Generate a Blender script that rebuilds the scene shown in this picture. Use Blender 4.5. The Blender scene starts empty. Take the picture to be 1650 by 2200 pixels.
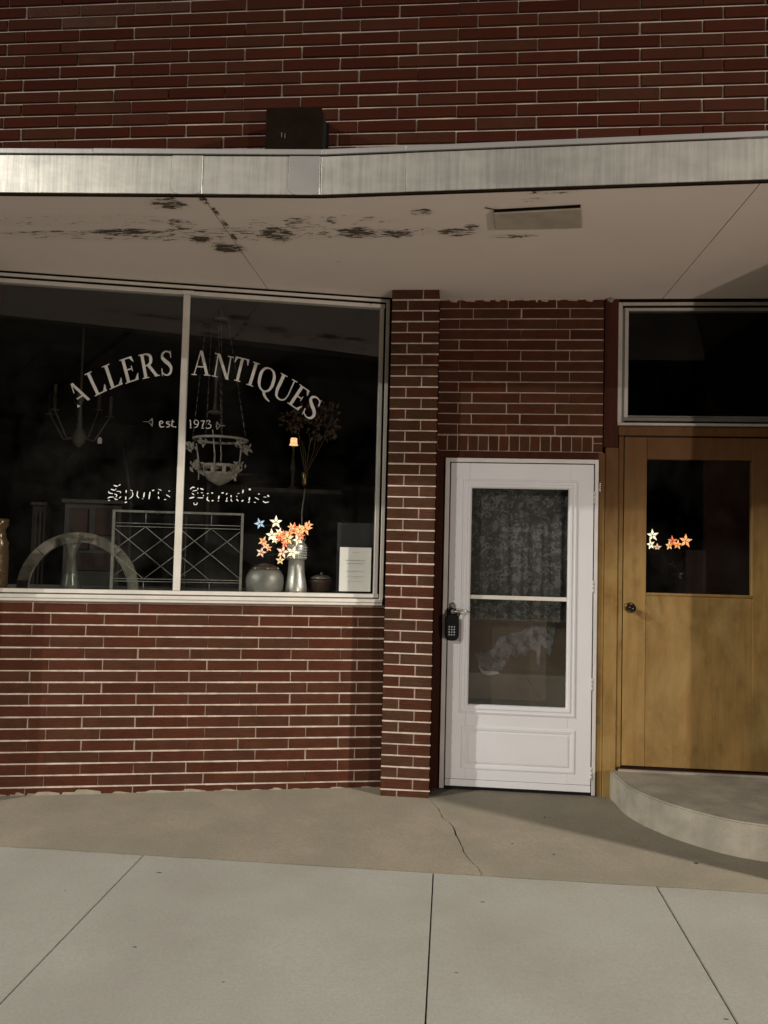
import bpy, bmesh, math, random
from mathutils import Vector, Matrix
random.seed(7)
R = random.Random(11)
SC = bpy.context.scene
COL = SC.collection
# ------------------------------------------------------------------ camera
IW, IH, FPX = 1650.0, 2200.0, 1649.2
YAW, PITCH, ROLL = -0.08759, 0.045694, -0.024438
CAM = Vector((0.0, -4.8735, 1.4944))
_cy, _sy, _cp, _sp = math.cos(YAW), math.sin(YAW), math.cos(PITCH), math.sin(PITCH)
FWD = Vector((_sy*_cp, _cy*_cp, _sp)); RGT = Vector((_cy, -_sy, 0)); DWN = FWD.cross(RGT)
_cr, _sr = math.cos(ROLL), math.sin(ROLL)
RG2 = _cr*RGT + _sr*DWN; DN2 = -_sr*RGT + _cr*DWN
cam_d = bpy.data.cameras.new('camera'); cam = bpy.data.objects.new('camera', cam_d); COL.objects.link(cam)
M = Matrix((RG2, -DN2, -FWD)).transposed().to_4x4(); M.translation = CAM
cam.matrix_world = M
cam_d.sensor_fit = 'VERTICAL'; cam_d.sensor_height = 36; cam_d.sensor_width = 27
cam_d.lens = 36*FPX/IH; cam_d.clip_start = 0.05; cam_d.clip_end = 300
SC.camera = cam
# ------------------------------------------------------------------ night sky, light, exposure
w = bpy.data.worlds.new('World'); SC.world = w; w.use_nodes = True
bg = w.node_tree.nodes['Background']; bg.inputs[0].default_value = (1.0, 0.82, 0.66, 1); bg.inputs[1].default_value = 0.022
SC.view_settings.view_transform = 'Standard'; SC.view_settings.look = 'None'
SC.view_settings.exposure = 0; SC.view_settings.gamma = 1; SC.view_settings.use_curve_mapping = False
def spot(name, loc, target, power, color, size, blend, rad):
    l = bpy.data.lights.new(name, 'SPOT'); l.energy = power; l.color = color
    l.spot_size = math.radians(size); l.spot_blend = blend; l.shadow_soft_size = rad
    o = bpy.data.objects.new(name, l); COL.objects.link(o); o.location = loc
    o.rotation_euler = (Vector(target)-Vector(loc)).to_track_quat('-Z', 'Y').to_euler(); return o
LAMP1 = (-13.0, -18.0, 9.35); LAMP2 = (-9.4, -6.0, 7.0); LAMP3 = (9.3, -5.35, 6.2); LAMP4 = (4.5, -8.0, 0.62)
spot('street_light_far', LAMP1, (-3.2, -5.5, 0), 7000, (1.0, .955, .87), 46, 1.0, .09)
spot('street_light_near', LAMP2, (-1.6, -3.0, 0), 3550, (1.0, .97, .89), 70, 1.0, .06)
spot('street_light_right', LAMP3, (-.4, -2.1, 0), 6000, (1.0, .93, .82), 66, 1.0, .2)
spot('low_light', LAMP4, (.3, 0, 1.2), 830, (1.0, .85, .76), 70, .9, .07)
# ------------------------------------------------------------------ pixel -> real surface
def ray(x, y): return (RG2*((x-IW/2)/FPX) + DN2*((y-IH/2)/FPX) + FWD)
def hit(x, y, n, d):
    v = ray(x, y); t = (d - n.dot(CAM))/n.dot(v); return CAM + v*t
PHI = 0.2276653; CD = 0.0506
NC = Vector((-math.sin(PHI), math.cos(PHI), 0)); TC = Vector((math.cos(PHI), math.sin(PHI), 0))
def hY(x, y, Y=0.0): return hit(x, y, Vector((0, 1, 0)), Y)
def hZ(x, y, Z): return hit(x, y, Vector((0, 0, 1)), Z)
def hG(x, y): return hit(x, y, Vector((0, -.015, 1)), 0)
def hC(x, y, off=0.0):
    P = hit(x, y, NC, CD+off); return (P.dot(TC), P.z)
def Cw(s, off, z): return TC*s + NC*(CD+off) + Vector((0, 0, z))
# ------------------------------------------------------------------ materials
def nodes(m):
    m.use_nodes = True; nt = m.node_tree; return nt, nt.nodes, nt.links
def mth(nt, op, a, b=None, c=None):
    n = nt.nodes.new('ShaderNodeMath'); n.operation = op
    for i, v in enumerate((a, b, c)):
        if v is None: continue
        if hasattr(v, 'links') or hasattr(v, 'is_output'): nt.links.new(v, n.inputs[i])
        else: n.inputs[i].default_value = v
    return n.outputs[0]
def mixc(nt, f, a, b):
    n = nt.nodes.new('ShaderNodeMix'); n.data_type = 'RGBA'
    for k, v in ((0, f), (6, a), (7, b)):
        if hasattr(v, 'is_output'): nt.links.new(v, n.inputs[k])
        elif k == 0: n.inputs[0].default_value = v
        else: n.inputs[k].default_value = (*v, 1) if len(v) == 3 else v
    return n.outputs[2]
def coords(nt, kind='obj', scale=(1, 1, 1), rnd=False):
    if kind == 'world':
        g = nt.nodes.new('ShaderNodeNewGeometry'); src = g.outputs['Position']
    else:
        t = nt.nodes.new('ShaderNodeTexCoord'); src = t.outputs['Object']
    mp = nt.nodes.new('ShaderNodeMapping'); nt.links.new(src, mp.inputs[0]); mp.inputs['Scale'].default_value = scale
    if rnd:
        oi = nt.nodes.new('ShaderNodeObjectInfo'); v = nt.nodes.new('ShaderNodeVectorMath'); v.operation = 'SCALE'
        v.inputs[0].default_value = (31, 17, 23); nt.links.new(oi.outputs['Random'], v.inputs['Scale'])
        nt.links.new(v.outputs[0], mp.inputs['Location'])
    return mp.outputs[0]
def noise(nt, co, scale, detail=4, rough=.55, dist=0):
    n = nt.nodes.new('ShaderNodeTexNoise'); n.inputs['Scale'].default_value = scale; n.inputs['Detail'].default_value = detail
    n.inputs['Roughness'].default_value = rough; n.inputs['Distortion'].default_value = dist
    nt.links.new(co, n.inputs['Vector']); return n.outputs[0]
def ramp(nt, f, lo, hi):
    n = nt.nodes.new('ShaderNodeMapRange'); nt.links.new(f, n.inputs[0]); n.inputs[1].default_value = lo; n.inputs[2].default_value = hi
    return n.outputs[0]
def bump(nt, h, strength, dist, bsdf):
    b = nt.nodes.new('ShaderNodeBump'); b.inputs['Strength'].default_value = strength; b.inputs['Distance'].default_value = dist
    nt.links.new(h, b.inputs['Height']); nt.links.new(b.outputs[0], bsdf.inputs['Normal'])
def surf(name, c1, c2=None, sc=8, rough=.7, metal=0, st=(1, 1, 1), kind='obj', b=.3, bd=.002, rnd=True, fine=60, lohi=(.35, .65), spec=.4, emit=None, es=1, fineamt=.25):
    m = bpy.data.materials.new(name); nt, ns, ls = nodes(m); B = ns['Principled BSDF']
    B.inputs['Roughness'].default_value = rough; B.inputs['Metallic'].default_value = metal; B.inputs['Specular IOR Level'].default_value = spec
    if c2 is None: c2 = tuple(v*.8 for v in c1)
    co = coords(nt, kind, st, rnd and kind != 'world')
    n1 = ramp(nt, noise(nt, co, sc, 5, .6), *lohi); n2 = noise(nt, co, fine, 3, .7)
    c = mixc(nt, n1, c1, c2)
    c = mixc(nt, mth(nt, 'MULTIPLY', ramp(nt, n2, .3, .75), fineamt), c, tuple(v*.55 for v in c1))
    ls.new(c, B.inputs['Base Color'])
    bump(nt, mth(nt, 'ADD', n2, mth(nt, 'MULTIPLY', n1, .4)), b, bd, B)
    rr = mth(nt, 'ADD', mth(nt, 'MULTIPLY', n2, .2), rough-.1); ls.new(rr, B.inputs['Roughness'])
    if emit: B.inputs['Emission Color'].default_value = (*emit, 1); B.inputs['Emission Strength'].default_value = es
    return m
def brick_mat(name, cols, striate=0.0, dust=.12):
    m = bpy.data.materials.new(name); nt, ns, ls = nodes(m); B = ns['Principled BSDF']
    oi = ns.new('ShaderNodeObjectInfo'); cr = ns.new('ShaderNodeValToRGB'); ls.new(oi.outputs['Random'], cr.inputs[0])
    el = cr.color_ramp.elements; cr.color_ramp.interpolation = 'LINEAR'
    for i, c in enumerate(cols):
        e = el[i] if i < 2 else el.new(.5)
        e.position = i/(len(cols)-1); e.color = (*c, 1)
    co = coords(nt, 'obj', (1, 1, 1), True)
    n1 = noise(nt, co, 9, 5, .65); n2 = noise(nt, co, 120, 4, .75)
    cow = coords(nt, 'obj', (3.0, 3, 55), True); n3 = noise(nt, cow, 3.2, 3, .6, .6)
    c = mixc(nt, mth(nt, 'MULTIPLY', ramp(nt, n1, .35, .7), .45), cr.outputs[0], (.026, .011, .008))
    c = mixc(nt, mth(nt, 'MULTIPLY', ramp(nt, n2, .56, .78), dust*1.6), c, (.22, .145, .105))
    if striate > 0: c = mixc(nt, mth(nt, 'MULTIPLY', ramp(nt, n3, .46, .62), .3*striate), c, (.04, .018, .012))
    ls.new(c, B.inputs['Base Color'])
    h = mth(nt, 'ADD', mth(nt, 'MULTIPLY', n2, .7), mth(nt, 'MULTIPLY', n3, .5+2.4*striate))
    bump(nt, h, .8, .003, B); B.inputs['Roughness'].default_value = .95; B.inputs['Specular IOR Level'].default_value = .03
    return m
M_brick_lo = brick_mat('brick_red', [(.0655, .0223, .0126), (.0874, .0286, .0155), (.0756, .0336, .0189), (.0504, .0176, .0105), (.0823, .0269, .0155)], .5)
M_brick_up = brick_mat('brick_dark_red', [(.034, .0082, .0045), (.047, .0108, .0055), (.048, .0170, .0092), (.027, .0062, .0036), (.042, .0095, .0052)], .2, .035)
M_brick_p = brick_mat('brick_rough', [(.0706, .0252, .0147), (.0907, .0311, .0176), (.0806, .0403, .0235), (.0840, .0260, .0160), (.0672, .0311, .0176)], 1.0, .2)
M_mortar_b = surf('mortar_bead', (.60, .495, .41), (.40, .32, .26), 14, .92, b=.6, bd=.003, kind='world', fine=140)
M_mortar = surf('mortar', (.44, .345, .275), (.31, .24, .19), 14, .92, b=.6, bd=.003, kind='world', fine=140)
M_mortar_up = surf('mortar_grey', (.42, .35, .29), (.24, .19, .155), 6, .92, b=.6, bd=.003, kind='world', fine=140)
M_side = surf('sidewalk_concrete', (.306, .300, .266), (.248, .234, .203), 1.1, .9, b=.6, bd=.0022, kind='world', fine=85, lohi=(.36, .66), fineamt=.42)
M_groove = surf('joint_dirt', (.05, .045, .035), (.03, .028, .022), 20, .95, kind='world')
M_step = surf('step_concrete', (.385, .352, .28), (.28, .255, .205), 5, .9, b=.7, bd=.004, kind='world', fine=90, lohi=(.38, .6))
M_alu = surf('aluminium_frame', (.74, .70, .63), (.62, .59, .53), 6, .40, .2, b=.15, bd=.001, fine=90, fineamt=.2)
M_alu_m = surf('aluminium_mid', (.44, .41, .36), (.34, .32, .28), 6, .5, .2, b=.15, bd=.001)  # darker aluminium for the transom frame
M_alu_d = surf('aluminium_dark', (.16, .15, .13), (.1, .095, .08), 6, .5, .4, b=.15, bd=.001)
M_white = surf('white_door_paint', (.72, .72, .735), (.68, .68, .69), 2.5, .42, b=.05, bd=.0006, fine=60, fineamt=.06)
M_white_d = surf('white_frame_paint', (.68, .66, .63), (.58, .56, .53), 6, .45, b=.1, bd=.0008, fine=60, fineamt=.12)
M_black = surf('black_rubber', (.006, .006, .0065), (.010, .010, .010), 20, .6, b=.1, spec=.15)
M_blackm = surf('dark_metal_box', (.009, .005, .003), (.013, .008, .005), 9, .9, .0, b=.15, spec=.02)
M_redwood = surf('dark_red_wood', (.062, .017, .009), (.036, .011, .006), 4, .7, st=(6, 6, .5), fine=30, spec=.1)
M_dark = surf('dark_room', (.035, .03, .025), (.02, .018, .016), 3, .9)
M_darkwood = surf('dark_furniture', (.06, .03, .022), (.035, .02, .015), 3, .5, st=(5, 5, .6))
M_pale = surf('pale_shelf', (.085, .08, .068), (.06, .056, .048), 5, .7)
M_pewter = surf('pewter', (.24, .24, .215), (.15, .15, .135), 9, .5, .55, b=.35, bd=.003, fine=50)
M_silver = surf('silver', (.60, .59, .55), (.46, .455, .42), 14, .36, .75, b=.2, bd=.002, fine=40, fineamt=.1)
M_lead = surf('lead_came', (.22, .215, .19), (.14, .14, .12), 30, .5, .4, b=.3)
M_iron = surf('white_metalwork', (.42, .40, .35), (.25, .24, .21), 40, .6, b=.5)
M_arch = surf('pale_arch', (.27, .255, .21), (.11, .10, .08), 7, .7)
M_brass = surf('dull_gold', (.20, .125, .045), (.12, .07, .03), 9, .35, .8)
M_paper = surf('paper', (.80, .79, .76), (.72, .71, .68), 3, .8, fineamt=.04)
M_paper_d = surf('dark_card', (.02, .02, .022), (.015, .015, .017), 3, .8)
M_print = surf('print_grey', (.16, .16, .15), (.1, .1, .1), 60, .9)
M_letter = surf('window_lettering_paint', (.60, .57, .53), (.48, .46, .42), 12, .7, fineamt=.1, spec=.2)
M_letter2 = surf('white_lettering_paint', (.85, .85, .83), (.7, .7, .68), 40, .6, fineamt=.1)
M_letter3 = surf('faded_lettering_paint', (.22, .22, .20), (.12, .12, .11), 60, .7)
M_dried = surf('dried_flowers', (.10, .06, .03), (.05, .03, .02), 20, .9)
M_candle = surf('candle_sleeve', (.10, .09, .078), (.06, .054, .045), 8, .6)
M_street = surf('asphalt', (.05, .05, .05), (.035, .035, .035), 3, .9, kind='world')
M_film = surf('peeling_film', (.24, .225, .215), (.11, .10, .095), 22, .6, fineamt=.2)
def wood_mat(name, c1, c2, c3, worn=.5):
    m = bpy.data.materials.new(name); nt, ns, ls = nodes(m); B = ns['Principled BSDF']
    co = coords(nt, 'obj', (14, 14, .9), True); g = noise(nt, co, 2.2, 6, .62, .5)
    co2 = coords(nt, 'obj', (1, 1, .45), True); bl = noise(nt, co2, 2.1, 4, .6); b2 = noise(nt, co2, 16, 4, .6)
    c = mixc(nt, ramp(nt, bl, .38, .64), c1, c2)
    c = mixc(nt, mth(nt, 'MULTIPLY', ramp(nt, g, .42, .68), .42), c, c3)
    c = mixc(nt, mth(nt, 'MULTIPLY', ramp(nt, b2, .52, .74), worn), c, tuple(v*.5 for v in c3))
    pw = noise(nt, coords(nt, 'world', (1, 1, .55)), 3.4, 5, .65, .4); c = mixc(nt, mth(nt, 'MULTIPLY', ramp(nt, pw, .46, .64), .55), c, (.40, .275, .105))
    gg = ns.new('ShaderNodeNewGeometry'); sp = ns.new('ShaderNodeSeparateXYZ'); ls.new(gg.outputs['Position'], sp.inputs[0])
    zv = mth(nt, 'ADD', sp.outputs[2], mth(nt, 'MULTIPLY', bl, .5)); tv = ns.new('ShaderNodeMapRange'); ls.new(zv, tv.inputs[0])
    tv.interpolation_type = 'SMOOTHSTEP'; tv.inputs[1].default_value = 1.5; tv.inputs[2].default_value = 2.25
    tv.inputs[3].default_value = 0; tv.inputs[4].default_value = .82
    c = mixc(nt, tv.outputs[0], c, (.066, .023, .009))   # darker and redder towards the top, paler lower down
    ls.new(c, B.inputs['Base Color']); bump(nt, g, .2, .0015, B); B.inputs['Roughness'].default_value = .6
    B.inputs['Specular IOR Level'].default_value = .12
    return m
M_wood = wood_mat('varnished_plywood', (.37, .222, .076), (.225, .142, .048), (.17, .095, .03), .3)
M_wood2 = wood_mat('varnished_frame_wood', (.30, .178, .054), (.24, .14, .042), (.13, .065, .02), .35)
M_innerdoor = surf('brown_inner_door', (.11, .075, .045), (.07, .05, .03), 4, .6)
# apron concrete: tan, stained
M_apron = surf('apron_concrete', (.266, .227, .172), (.195, .178, .132), 2.2, .9, b=.8, bd=.003, kind='world', fine=70, lohi=(.35, .65), fineamt=.55)
# brushed fascia metal, paler and darker vertical streaks
def fascia_mat(name, c1, c2, rough):
    m = bpy.data.materials.new(name); nt, ns, ls = nodes(m); B = ns['Principled BSDF']
    co = coords(nt, 'world', (26, 2, 1.2)); a = noise(nt, co, 1.6, 6, .7, .3)
    co2 = coords(nt, 'world', (1.3, 1, 3)); bb = noise(nt, co2, 2.3, 4, .6)
    co3 = coords(nt, 'world', (1, 1, 1)); f = noise(nt, co3, 90, 3, .7)
    k = mth(nt, 'ADD', mth(nt, 'MULTIPLY', a, .65), mth(nt, 'MULTIPLY', bb, .45))
    ls.new(mixc(nt, ramp(nt, k, .44, .66), c2, c1), B.inputs["Base Color"])
    B.inputs['Metallic'].default_value = .62
    ls.new(mth(nt, 'ADD', mth(nt, 'MULTIPLY', a, -.25), rough+.12), B.inputs['Roughness'])
    bump(nt, mth(nt, 'ADD', mth(nt, 'MULTIPLY', bb, 2.0), mth(nt, 'MULTIPLY', f, .12)), .12, .006, B); return m
M_fas = fascia_mat('brushed_fascia', (.54, .52, .465), (.32, .31, .285), .42)
M_fas2 = fascia_mat('dull_fascia', (.37, .36, .345), (.31, .30, .29), .5)
# painted soffit with peeling patches
def soffit_mat():
    m = bpy.data.materials.new('soffit_paint'); nt, ns, ls = nodes(m); B = ns['Principled BSDF']
    g = ns.new('ShaderNodeNewGeometry'); sp = ns.new('ShaderNodeSeparateXYZ'); ls.new(g.outputs['Position'], sp.inputs[0])
    X, Y = sp.outputs[0], sp.outputs[1]
    co = coords(nt, 'world', (1, 1, 1)); co2 = coords(nt, 'world', (.42, 1.5, 1))
    fl = noise(nt, co2, 38, 6, .7, .7); big = noise(nt, co, 3.3, 3, .5); soft = noise(nt, co, 1.2, 3, .5)
    def blob(cx, cy, rx, ry):
        dx = mth(nt, 'DIVIDE', mth(nt, 'SUBTRACT', X, cx), rx); dy = mth(nt, 'DIVIDE', mth(nt, 'SUBTRACT', Y, cy), ry)
        d = mth(nt, 'ADD', mth(nt, 'MULTIPLY', dx, dx), mth(nt, 'MULTIPLY', dy, dy))
        return mth(nt, 'MAXIMUM', mth(nt, 'SUBTRACT', 1.0, mth(nt, 'SQRT', d)), 0.0)
    z = 3.09; tot = None
    for (x0, y0, x1, y1, wd, hh) in BLOBS:
        a = hZ(x0, y0, z); b_ = hZ(x1, y1, z); cx, cy = (a.x+b_.x)/2, (a.y+b_.y)/2
        v = blob(cx, cy, abs(b_.x-a.x)/2+.02, abs(b_.y-a.y)/2+hh); v = mth(nt, 'MINIMUM', mth(nt, 'MULTIPLY', v, 1.6), wd)
        tot = v if tot is None else mth(nt, 'MAXIMUM', tot, v)
    pk = ramp(nt, mth(nt, 'ADD', mth(nt, 'MULTIPLY', tot, .30), fl), 0.70, .745)
    pk = mth(nt, 'MINIMUM', mth(nt, 'MAXIMUM', pk, 0), 1)
    halo = mth(nt, 'MULTIPLY', mth(nt, 'MINIMUM', mth(nt, 'MULTIPLY', tot, .8), 1.0), .25)
    c = mixc(nt, ramp(nt, soft, .3, .7), (.77, .68, .61), (.70, .62, .56))
    c = mixc(nt, halo, c, (.34, .28, .22)); c = mixc(nt, pk, c, (.085, .062, .042))
    ls.new(c, B.inputs['Base Color']); B.inputs['Roughness'].default_value = .85
    bump(nt, mth(nt, 'ADD', mth(nt, 'MULTIPLY', pk, -1.0), mth(nt, 'MULTIPLY', big, .6)), .5, .003, B); return m
BLOBS = [(-60, 500, 1060, 506, .50, .045), (-60, 470, 420, 480, .32, .05), (500, 470, 860, 480, .34, .05), (-40, 500, 250, 500, .62, .03), (150, 496, 380, 500, 1.0, .05), (300, 425, 420, 450, .8, .03), (390, 505, 470, 522, 1.0, .03), (440, 520, 540, 545, 1.0, .03),
         (350, 470, 430, 495, .65, .03), (540, 490, 650, 515, .85, .07), (600, 470, 680, 490, .62, .04), (700, 490, 830, 510, .85, .05), (700, 465, 730, 480, .8, .02),
         (800, 495, 900, 508, .85, .03), (930, 492, 1030, 506, .85, .03), (1000, 482, 1030, 495, .9, .02), (1040, 504, 1160, 510, .62, .02), (425, 420, 450, 440, .9, .02),
         (455, 445, 470, 462, .95, .02), (475, 470, 492, 492, .95, .02), (495, 500, 510, 520, 1.0, .02), (1100, 402, 1260, 412, .5, .03), (1120, 428, 1180, 432, .4, .02), (880, 450, 930, 462, .6, .02)]
M_soffit = soffit_mat()
def glass_mat(name, tint=(.95, .955, .945), extra=1.0, dirt=.03):
    m = bpy.data.materials.new(name); nt, ns, ls = nodes(m); ns.remove(ns['Principled BSDF'])
    out = ns['Material Output']; tr = ns.new('ShaderNodeBsdfTransparent'); tr.inputs[0].default_value = (*tint, 1)
    gl = ns.new('ShaderNodeBsdfGlossy'); gl.inputs['Roughness'].default_value = .008; gl.inputs[0].default_value = (1, 1, 1, 1)
    lw = ns.new('ShaderNodeLayerWeight'); lw.inputs[0].default_value = .5
    p = mth(nt, 'POWER', lw.outputs['Facing'], 5.0); f = mth(nt, 'ADD', mth(nt, 'MULTIPLY', p, .9), .04*extra)
    mx = ns.new('ShaderNodeMixShader'); ls.new(f, mx.inputs[0]); ls.new(tr.outputs[0], mx.inputs[1]); ls.new(gl.outputs[0], mx.inputs[2])
    df = ns.new('ShaderNodeBsdfDiffuse'); df.inputs[0].default_value = (.5, .5, .46, 1)
    co = coords(nt, 'obj', (1, 1, 1)); d = mth(nt, 'MULTIPLY', ramp(nt, noise(nt, co, 2.6, 5, .6), .4, .8), dirt)
    m2 = ns.new('ShaderNodeMixShader'); ls.new(d, m2.inputs[0]); ls.new(mx.outputs[0], m2.inputs[1]); ls.new(df.outputs[0], m2.inputs[2])
    ls.new(m2.outputs[0], out.inputs[0]); return m
M_glass = glass_mat('window_glass', dirt=.012)
M_glass2 = glass_mat('door_glass', dirt=.02)
M_glass3 = glass_mat('low_reflect_glass', (.7, .7, .68), .22, .006)  # darker tint and weak reflection for the transom
M_cutglass = glass_mat('pressed_glass', (.75, .78, .74), 3.0, .22)
def emis(name, c, s):
    m = bpy.data.materials.new(name); nt, ns, ls = nodes(m); B = ns['Principled BSDF']
    B.inputs['Base Color'].default_value = (*[v*.4 for v in c], 1); B.inputs['Roughness'].default_value = .4
    co = coords(nt, 'obj', (1, 1, 1), True); n = noise(nt, co, 55, 3, .6)
    e = mixc(nt, ramp(nt, n, .35, .65), c, tuple(v*v*.85 for v in c)); ls.new(e, B.inputs['Emission Color'])
    B.inputs['Emission Strength'].default_value = s; return m
def film_mat():
    nt = M_film.node_tree; B = nt.nodes['Principled BSDF']; n = noise(nt, coords(nt, 'world', (1, 1, .7)), 17, 6, .68, .6)
    nt.links.new(mth(nt, 'MULTIPLY', ramp(nt, n, .33, .52), .85), B.inputs['Alpha'])
film_mat()
def lace_mat():
    m = bpy.data.materials.new('lace_curtain'); nt, ns, ls = nodes(m); B = ns['Principled BSDF']
    B.inputs['Base Color'].default_value = (.19, .19, .18, 1); B.inputs['Roughness'].default_value = .9
    co = coords(nt, 'obj', (1, .02, 1)); n = noise(nt, co, 24, 4, .6, .8); n2 = noise(nt, co, 80, 3, .7)
    v = ns.new('ShaderNodeTexVoronoi'); v.inputs['Scale'].default_value = 22; ls.new(co, v.inputs['Vector'])
    vr = mth(nt, 'ABSOLUTE', mth(nt, 'SUBTRACT', v.outputs['Distance'], .32))
    ring = mth(nt, 'SUBTRACT', 1.0, ramp(nt, vr, .03, .13)); ring = mth(nt, 'MAXIMUM', ring, 0)
    pat = mth(nt, 'MAXIMUM', ramp(nt, n, .5, .64), mth(nt, 'MULTIPLY', ring, ramp(nt, n, .38, .5)))
    a = mth(nt, 'ADD', .20, mth(nt, 'MULTIPLY', pat, mth(nt, 'ADD', .25, mth(nt, 'MULTIPLY', n2, .5))))
    a = mth(nt, 'MINIMUM', a, .9); ls.new(a, B.inputs['Alpha']); return m
M_lace = lace_mat()
# ------------------------------------------------------------------ mesh helpers
def tag(o, label=None, cat=None, group=None, kind=None):
    for k, v in (('label', label), ('category', cat), ('group', group), ('kind', kind)):
        if v: o[k] = v
    return o
def empty(name, loc=(0, 0, 0), rz=0, label=None, cat=None, group=None, kind=None):
    o = bpy.data.objects.new(name, None); COL.objects.link(o); o.location = loc; o.rotation_euler = (0, 0, rz); o.empty_display_size = .05
    return tag(o, label, cat, group, kind)
def link(name, me, mat, parent=None, loc=None, smooth=False):
    o = bpy.data.objects.new(name, me); COL.objects.link(o)
    if mat and not me.materials: me.materials.append(mat)
    if parent: o.parent = parent
    if loc is not None: o.location = loc
    return o
class MB:
    def __init__(s): s.v = []; s.f = []; s.sm = []
    def add(s, vs, fs, smooth=False):
        b = len(s.v); s.v += [tuple(p) for p in vs]; s.f += [tuple(b+i for i in f) for f in fs]; s.sm += [smooth]*len(fs); return s
    def box(s, x0, x1, y0, y1, z0, z1):
        return s.add([(x0,y0,z0),(x1,y0,z0),(x1,y1,z0),(x0,y1,z0),(x0,y0,z1),(x1,y0,z1),(x1,y1,z1),(x0,y1,z1)],
              [(0,3,2,1),(4,5,6,7),(0,1,5,4),(1,2,6,5),(2,3,7,6),(3,0,4,7)])
    def prism(s, pts, y0, y1):   # polygon in xz, front at y0
        n = len(pts)
        ar = sum(pts[i][0]*pts[(i+1)%n][1]-pts[(i+1)%n][0]*pts[i][1] for i in range(n))
        if ar < 0: pts = pts[::-1]
        vs = [(x, y0, z) for x, z in pts]+[(x, y1, z) for x, z in pts]
        fs = [tuple(range(n)), tuple(range(2*n-1, n-1, -1))]+[(i+n, (i+1)%n+n, (i+1)%n, i) for i in range(n)]
        return s.add(vs, fs)
    def slab(s, pts, ztop, thick, slope=0.0):   # polygon in xy
        n = len(pts); ar = sum(pts[i][0]*pts[(i+1)%n][1]-pts[(i+1)%n][0]*pts[i][1] for i in range(n))
        if ar < 0: pts = pts[::-1]
        vs = [(x, y, ztop+slope*y) for x, y in pts]+[(x, y, ztop+slope*y-thick) for x, y in pts]
        fs = [tuple(range(n)), tuple(range(2*n-1, n-1, -1))]+[(i, i+n, (i+1)%n+n, (i+1)%n) for i in range(n)]
        return s.add(vs, fs)
    def tube(s, pts, r, k=8, cap=True):
        pts = [Vector(p) for p in pts]; n = len(pts); rs = r if isinstance(r, (list, tuple)) else [r]*n
        vs = []; fs = []
        for i, p in enumerate(pts):
            t = (pts[min(i+1, n-1)]-pts[max(i-1, 0)]).normalized(); a = t.cross(Vector((0, 0, 1)))
            if a.length < .05: a = t.cross(Vector((0, 1, 0)))
            a.normalize(); b = t.cross(a)
            for j in range(k):
                q = 2*math.pi*j/k; vs.append(p+(a*math.cos(q)+b*math.sin(q))*rs[i])
        for i in range(n-1):
            for j in range(k): fs.append((i*k+j, i*k+(j+1)%k, (i+1)*k+(j+1)%k, (i+1)*k+j))
        if cap: fs += [tuple(range(k-1, -1, -1)), tuple((n-1)*k+j for j in range(k))]
        return s.add(vs, fs, True)
    def lathe(s, prof, c=(0, 0, 0), k=28, sy=1.0):  # prof: (r,z)
        vs = []; fs = []; n = len(prof)
        for r, z in prof:
            for j in range(k):
                q = 2*math.pi*j/k; vs.append((c[0]+r*math.cos(q), c[1]+r*math.sin(q)*sy, c[2]+z))
        for i in range(n-1):
            for j in range(k): fs.append((i*k+j, i*k+(j+1)%k, (i+1)*k+(j+1)%k, (i+1)*k+j))
        fs += [tuple(range(k-1, -1, -1)), tuple((n-1)*k+j for j in range(k))]
        return s.add(vs, fs, True)
    def ball(s, c, r, k=8, sz=1.0): return s.lathe([(max(.02*r, r*math.sin(math.pi*i/6)), -r*sz*math.cos(math.pi*i/6)) for i in range(7)], c, k)
    def build(s, name, mat, parent=None, bevel=0, loc=None, seg=1):
        me = bpy.data.meshes.new(name); me.from_pydata(s.v, [], s.f)
        for p, q in zip(me.polygons, s.sm): p.use_smooth = q
        bm = bmesh.new(); bm.from_mesh(me); bmesh.ops.recalc_face_normals(bm, faces=bm.faces)
        if bevel: bmesh.ops.bevel(bm, geom=[e for e in bm.edges if e.calc_face_angle(0) > .5], offset=bevel, segments=seg, affect='EDGES', clamp_overlap=True)
        bm.to_mesh(me); bm.free(); me.update()
        return link(name, me, mat, parent, loc)
def bx(name, mat, parent, x0, x1, y0, y1, z0, z1, bevel=.002): return MB().box(x0, x1, y0, y1, z0, z1).build(name, mat, parent, bevel)
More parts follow.
